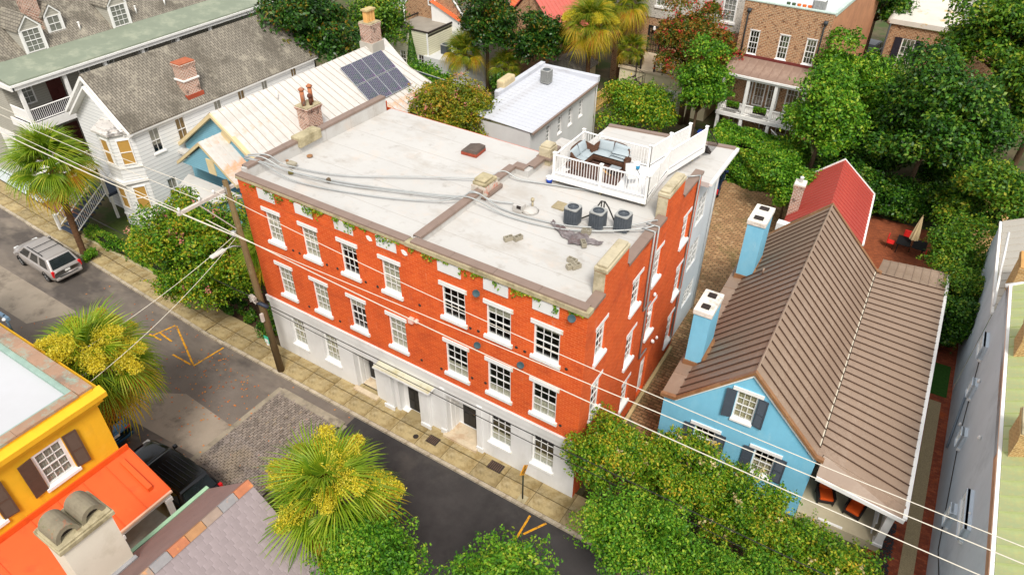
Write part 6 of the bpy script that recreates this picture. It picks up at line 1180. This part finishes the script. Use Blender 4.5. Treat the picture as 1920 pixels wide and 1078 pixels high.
def palm(label,base,z,sc_=1,nf=36,plumes=0,mset=(PG,PY,PBr),lean=(0,0),dead=5,seed=1,th=.19):
    g=random.Random(seed); t=thing('palm_tree',label,'palm tree',(base[0],base[1],0),group='palm trees'); top=Vector((lean[0],lean[1],z))
    k=MB(); pts=[]; rs=[]
    n=int(z/.16)
    for i in range(n+1): f=i/n; pts.append((lean[0]*f**1.5,lean[1]*f**1.5,z*f-.1)); rs.append(th*(1.15 if f<.06 else 1)*(1+.09*(i%2))*(1 if f<.8 else 1+.9*(f-.8)))
    part('trunk',k.tube(pts,rs,10),palmbark,t,True)
    for i in range(nf+dead):
        isd=i>=nf; f=i/nf
        kind=2 if isd else (1 if f>.62 and g.random()<.6 else 0); v=g.randrange(4); key=(mset[kind].name,v)
        if key not in FR: FR[key]=frond_mesh(hash(key)%1000+v,mset[kind],droop=(.7,1.0,1.3)[kind]+.12*v)
        el=R_(78-118*f+g.uniform(-8,8)) if not isd else R_(-62+g.uniform(-14,10)); az=i*2.39996+g.uniform(-.2,.2); s_=sc_*g.uniform(.85,1.08)*(.8 if isd else 1)
        o=link('frond',FR[key],t,top+Vector((0,0,.1*(1-f)))); o.rotation_euler=(Matrix.Rotation(az,4,'Z')@Matrix.Rotation(-el,4,'Y')@Matrix.Rotation(g.uniform(-.35,.35),4,'X')).to_euler(); o.scale=(s_,s_,s_)
    for i in range(plumes):
        key=('pl',i%3)
        if key not in FR: FR[key]=plume_mesh(40+i)
        o=link('flower_plume',FR[key],t,top+Vector((0,0,.2))); o.rotation_euler=(Matrix.Rotation(i*2*math.pi/plumes+g.uniform(-.3,.3),4,'Z')@Matrix.Rotation(-R_(g.uniform(18,62)),4,'Y')).to_euler(); s_=sc_*g.uniform(.9,1.25); o.scale=(s_,s_,s_); o.location=o.location+(o.rotation_euler.to_matrix()@Vector((1.0,0,0)))*sc_
    return t
palm('tall leaning palm on the pavement beside the silver minivan',(-17.7,-.65),6.0,1.08,40,0,lean=(-.6,.5),dead=10,seed=3)
palm('palm with yellow flower plumes between the yellow house and the blue sedan',(.2,-10.2),5.9,1.08,40,13,lean=(.1,1.1),dead=9,seed=5)
palm('palm with yellow flower plumes beside the slate roof',(13.4,-9.3),6.0,1.02,40,9,lean=(.0,.6),dead=5,seed=8)
palm('small palm half hidden behind the pole and pink crape myrtle',(-1.0,1.6),5.2,.8,26,0,dead=9,seed=9)
palm('palm left of the tall ivy-clad trunk behind the low white building',(-12.1,34.6),4.0,.85,30,0,(PGf,PY,PBr),seed=11)
palm('short palm in front of the red-roofed cottage garden',(-9.0,36.8),2.6,.75,26,0,(PGf,PY,PBr),seed=12,dead=0)
palm('big palm with ochre skirts left of the flint house',(-1.6,39.2),7.0,1.12,40,6,(PGf,PY,PBr),seed=14,dead=8)
palm('second big palm close against the flint house wall',(-.4,43.2),8.0,1.05,38,4,(PGf,PY,PBr),seed=15,dead=6)
palm('small palm growing under the two big palms',(1.2,42.2),4.6,.7,22,0,(PGf,PY,PBr),seed=16,dead=0)
# ---------------------------------------------------------------- trees
tree('crape_myrtle','pink-flowered crape myrtle behind the pole left of the brick building',(-6.3,1.3),4.5,4.7,3.5,4.1,52000,.16,GC,stems=4,lobes=80,lr=.9,off=(1.3,-1.0),bloom=(pink,80,.1,24),group='crape myrtles',flat=-.95)
tree('crape_myrtle','orange-leaved crape myrtle behind the brick building rear parapet',(-3.0,20.8),5.3,5.0,3.0,3.0,22000,.2,GO,stems=4,lobes=30,lr=1.2,bloom=(pink,60,.1,22),group='crape myrtles')
tree('crape_myrtle','red-flowered crape myrtle beside the cream terrace',(7.6,40.2),6.8,3.7,3.0,4.3,20000,.22,GR,stems=3,lobes=28,lr=1.2,bloom=(red,150,.14,26),group='crape myrtles')
for i,(b,cz,r_,lb) in enumerate((((20.1,.4),3.6,(2.3,1.9,1.9),'cream-flowered crape myrtle at the brick building corner'),((22.7,1.0),3.5,(2.4,2.0,1.7),'cream-flowered crape myrtle before the blue house left window'),((25.6,1.0),3.0,(2.5,1.9,1.6),'cream-flowered crape myrtle before the blue house right window'),((28.8,.7),2.5,(2.5,1.8,1.5),'cream-flowered crape myrtle before the blue house porch'))):
    tree('crape_myrtle',lb,b,cz,*r_,15000,.13,GC,stems=3,lobes=44,lr=.6,bloom=(creamb,30,.06,16),group='crape myrtles',flat=-.5)
for b,cz,r_,lb in (((20.7,-9.0),7.0,(2.4,1.8,1.7),'bright green street tree leaning over the yellow bay marking'),((22.6,-2.9),3.9,(3.0,1.9,1.7),'bright green street tree in front of the crape myrtles, left one'),((26.6,-2.9),3.8,(3.2,1.9,1.6),'bright green street tree in front of the crape myrtles, right one'),((15.9,-9.6),5.6,(2.0,1.6,1.7),'bright green street tree right of the flowering palm')):
    tree('street_tree',lb,b,cz,*r_,19000,.12,GB,lobes=56,lr=.6,group='bright green street trees',flat=-.5,stems=2)
tree('magnolia_tree','big glossy magnolia behind the white clapboard house',(-18.2,22.0),8.3,4.7,4.0,4.0,26000,.3,GMag,lobes=34,lr=1.5)
tree('garden_tree','mid green tree behind the rear brick chimney of the turquoise house',(-21,33),4.6,3.6,3.2,3.6,10000,.28,GM,lobes=18)
tree('garden_tree','bushy yellow-green tree before the cream annex',(-13.2,30.0),2.2,3.2,2.2,2.0,9000,.24,GB,lobes=16)
tree('garden_tree','ivy-clad dark tree behind the first palm',(-10.8,36.6),6.2,2.9,2.6,4.2,11000,.28,GMag,lobes=20,lr=1.1)
tree('garden_tree','rounded magnolia before the red-roofed cottage',(-5.8,38.4),4.8,2.7,2.4,3.0,9000,.28,GMag,lobes=18,lr=1.1)
tree('garden_tree','low dark shrubbery behind the low white building',(-6.5,33.5),1.6,4.5,2.2,1.6,9000,.24,GD,lobes=18,cat='shrub')
tree('garden_tree','round yellow-green tree beyond the roof deck',(5.8,33.6),2.8,3.5,2.6,2.5,15000,.22,GC,lobes=26,lr=1.1)
tree('garden_tree','tall narrow bright green tree left of the white porch',(10.2,35.4),5.0,1.7,1.6,4.6,11000,.24,GB,lobes=22,lr=.95)
tree('garden_tree','bright green tree right of the white porch, lower left of the group',(20.0,33.8),5.6,2.9,2.6,5.0,15000,.25,GB,lobes=28,lr=1.3)
tree('garden_tree','narrow bright green tree against the salmon wall',(19.2,41.0),6.4,1.7,1.7,4.2,9000,.26,GB,lobes=18,lr=.95)
tree('garden_tree','bright green tree top of the right-hand group beside the shuttered house',(22.0,42.0),4.6,3.2,3.0,3.6,14000,.28,GB,lobes=26,lr=1.3)
tree('magnolia_tree','huge dark magnolia in the middle of the right-hand garden',(26.6,35.6),6.2,5.0,4.2,5.2,30000,.28,GD,lobes=44,lr=1.5)
tree('magnolia_tree','tall olive tree at the top right corner',(29.5,47.5),8.6,5.4,4.6,5.6,24000,.3,GM,lobes=40,lr=1.6)
tree('magnolia_tree','olive tree at the right edge above the garden steps',(32.6,42.0),7.5,3.6,3.6,4.5,15000,.3,GM,lobes=28,lr=1.4)
tree('magnolia_tree','dark tree filling the gap right of the patio',(31.4,31.0),3.6,2.8,2.6,3.2,11000,.26,GM,lobes=20,lr=1.2)
for i,(x,y,z,r_) in enumerate(((30.6,26.2,3.6,2.0),(30.9,23.0,3.4,1.6),(31.1,20.6,2.6,1.3))): tree('garden_shrub',['largest','middle','smallest'][i]+' of the dense green shrubs along the grey building wall',(x,y),z*.6,r_,r_,z*.62,8000,.18,GM if i<2 else GD,cat='shrub',lobes=16,group='shrubs along the grey wall',flat=-.8)
tree('garden_tree','leafy green tree behind the red metal roof',(19.6,28.8),2.6,2.0,1.8,2.4,8000,.22,GB,lobes=16,cat='shrub')
tree('garden_tree','dark tree behind the brick gable at top',(-26,44),6,5,4,5,9000,.35,GD,lobes=18); tree('garden_tree','dark trees beyond the flint house roofline',(6,62),7,7,4,5,9000,.4,GD,lobes=20); tree('garden_tree','dark tree over the black car at top right',(18.5,58),7.5,2.6,4,4,9000,.35,GD,lobes=16)
tree('garden_tree','dark green tree far behind the right-hand trees',(34,60),8,8,5,6,12000,.4,GM,lobes=22)
for i,(x,y,z,r_,lb) in enumerate(((22.5,37.5,2.0,3.2,'dark undergrowth below the bright trees right of the white porch'),(24.5,41.0,2.2,3.6,'dark undergrowth behind the huge magnolia'),(28.6,39.5,2.4,3.4,'dark undergrowth between the huge magnolia and the garden steps'),(26.2,33.6,1.3,2.6,'dark shrubs at the far edge of the brick patio'),(29.6,34.0,1.6,2.2,'dark shrubs between patio and garden bench'),(22.6,32.6,1.8,2.2,'dark shrubs behind the red roof gable'))): tree('garden_shrub',lb,(x,y),z,r_,r_*.8,z*.95,8000,.24,GD,cat='shrub',lobes=20,lr=.9,flat=-.9)
hedge('clipped_hedge','big clipped green hedge along the brick driveway',12.4,19.2,32.0,35.4,3.1,24000,.2,GB)
hedge('low_hedge','low hedge along the front lawn of the white house',-19.3,-9,.55,1.25,.75,9000,.12,GB)
def cyp(label,b,h,r_):
    t=thing('cypress_tree',label,'cypress',(b[0],b[1],0)); g=np.random.default_rng(77); n=5000; u=g.random(n); a=g.uniform(0,6.28,n); rr=r_*np.sin(np.pi*np.clip(u,0,.97)**.55)*g.uniform(.8,1.05,n); P=np.stack([rr*np.cos(a),rr*np.sin(a),.3+u*h],1); N=np.stack([np.cos(a),np.sin(a),.6+0*a],1)+g.normal(size=(n,3))*.3; N/=np.linalg.norm(N,axis=1,keepdims=True); V,F=leaf_quads(P,N,g.uniform(.14,.3,n),.4); link('crown',fast_mesh('crown',V,F,GD),t); part('trunk',MB().tube([(0,0,0),(0,0,h*.8)],[.1,.03],6),bark,t)
cyp('slim dark cypress in front of the cream annex',(-16.6,32.6),5.6,.55)
def shrub(label,b,r_,h,n,m_,leaf=.13,bloom=None): return tree('garden_shrub',label,b,h*.5,r_,r_,h*.55,n,leaf,m_,cat='shrub',lobes=9,flat=-.9,bloom=bloom,sprig=60)
shrub('leafy shrub at the foot of the leaning palm',(-16.7,-.75),.65,.8,2500,GB,.1); shrub('dark green shrub in the alley beside the brick side wall',(19.6,3.6),.9,1.8,3500,GD); shrub('dark shrub under the pink crape myrtle by the pavement',(-4,1.2),1.6,1.2,4000,GD); shrub('dark shrub at the left corner of the brick building',(-1.3,.9),1.0,1.6,4000,GD)
for x,y,c,lb in ((1.9,42.3,GR,'red-leaved potted plant on the cream terrace'),(4.6,42.0,GB,'green potted plant on the cream terrace by the spiral stair')):
    t=thing('potted_plant',lb,'plant',(x,y,3.35)); part('pot',MB().lathe((0,0,0),[(.16,0),(.24,.5),(.2,.5)],10),iron,t); P,N,_,_=lobe_points(900,.5,.5,.5,6,.3,-.6,31); V,F=leaf_quads(P+np.array([0,0,.95]),N,rng.uniform(.08,.2,900)); link('leaves',fast_mesh('leaves',V,F,c),t)
for x,lb in ((12.3,'leafy plants in the left planter on the white porch rail'),(14.5,'leafy plants in the right planter on the white porch rail')):
    g=np.random.default_rng(5); P=np.stack([g.uniform(-.5,.5,900),g.normal(size=900)*.1,g.random(900)*.35],1); N=g.normal(size=(900,3))+np.array([0,0,.5]); N/=np.linalg.norm(N,axis=1,keepdims=True); V,F=leaf_quads(P,N,g.uniform(.08,.18,900)); o=link('porch_plants',fast_mesh('porch_plants',V,F,GB),None,(x,37.9,3.5)); stuff(tag(o,lb,'plants'))
# creeper along the brick cornice
g=np.random.default_rng(9); xs_=np.concatenate([g.uniform(.6,10.1,600),g.normal(5.5,1.6,350),g.uniform(10.3,18.5,600),g.normal(16.6,1.0,150)]); cl=np.sin(xs_*5.1)*np.sin(xs_*2.3+1)>-.15; xs_=xs_[cl&(xs_>.2)&(xs_<18.5)]; n=len(xs_); zz=10.78-np.abs(g.normal(size=n))*.13*(1+.8*np.sin(xs_*3)); P=np.stack([xs_,-.07-g.random(n)*.08,zz],1); N=g.normal(size=(n,3))*.5+np.array([0,-1,.4]); N/=np.linalg.norm(N,axis=1,keepdims=True); V,F=leaf_quads(P,N,g.uniform(.06,.13,n),.7)
stuff(tag(link('creeper',fast_mesh('creeper',V,F,GC)),'thin green creeper growing along the brick building cornice','creeper'))
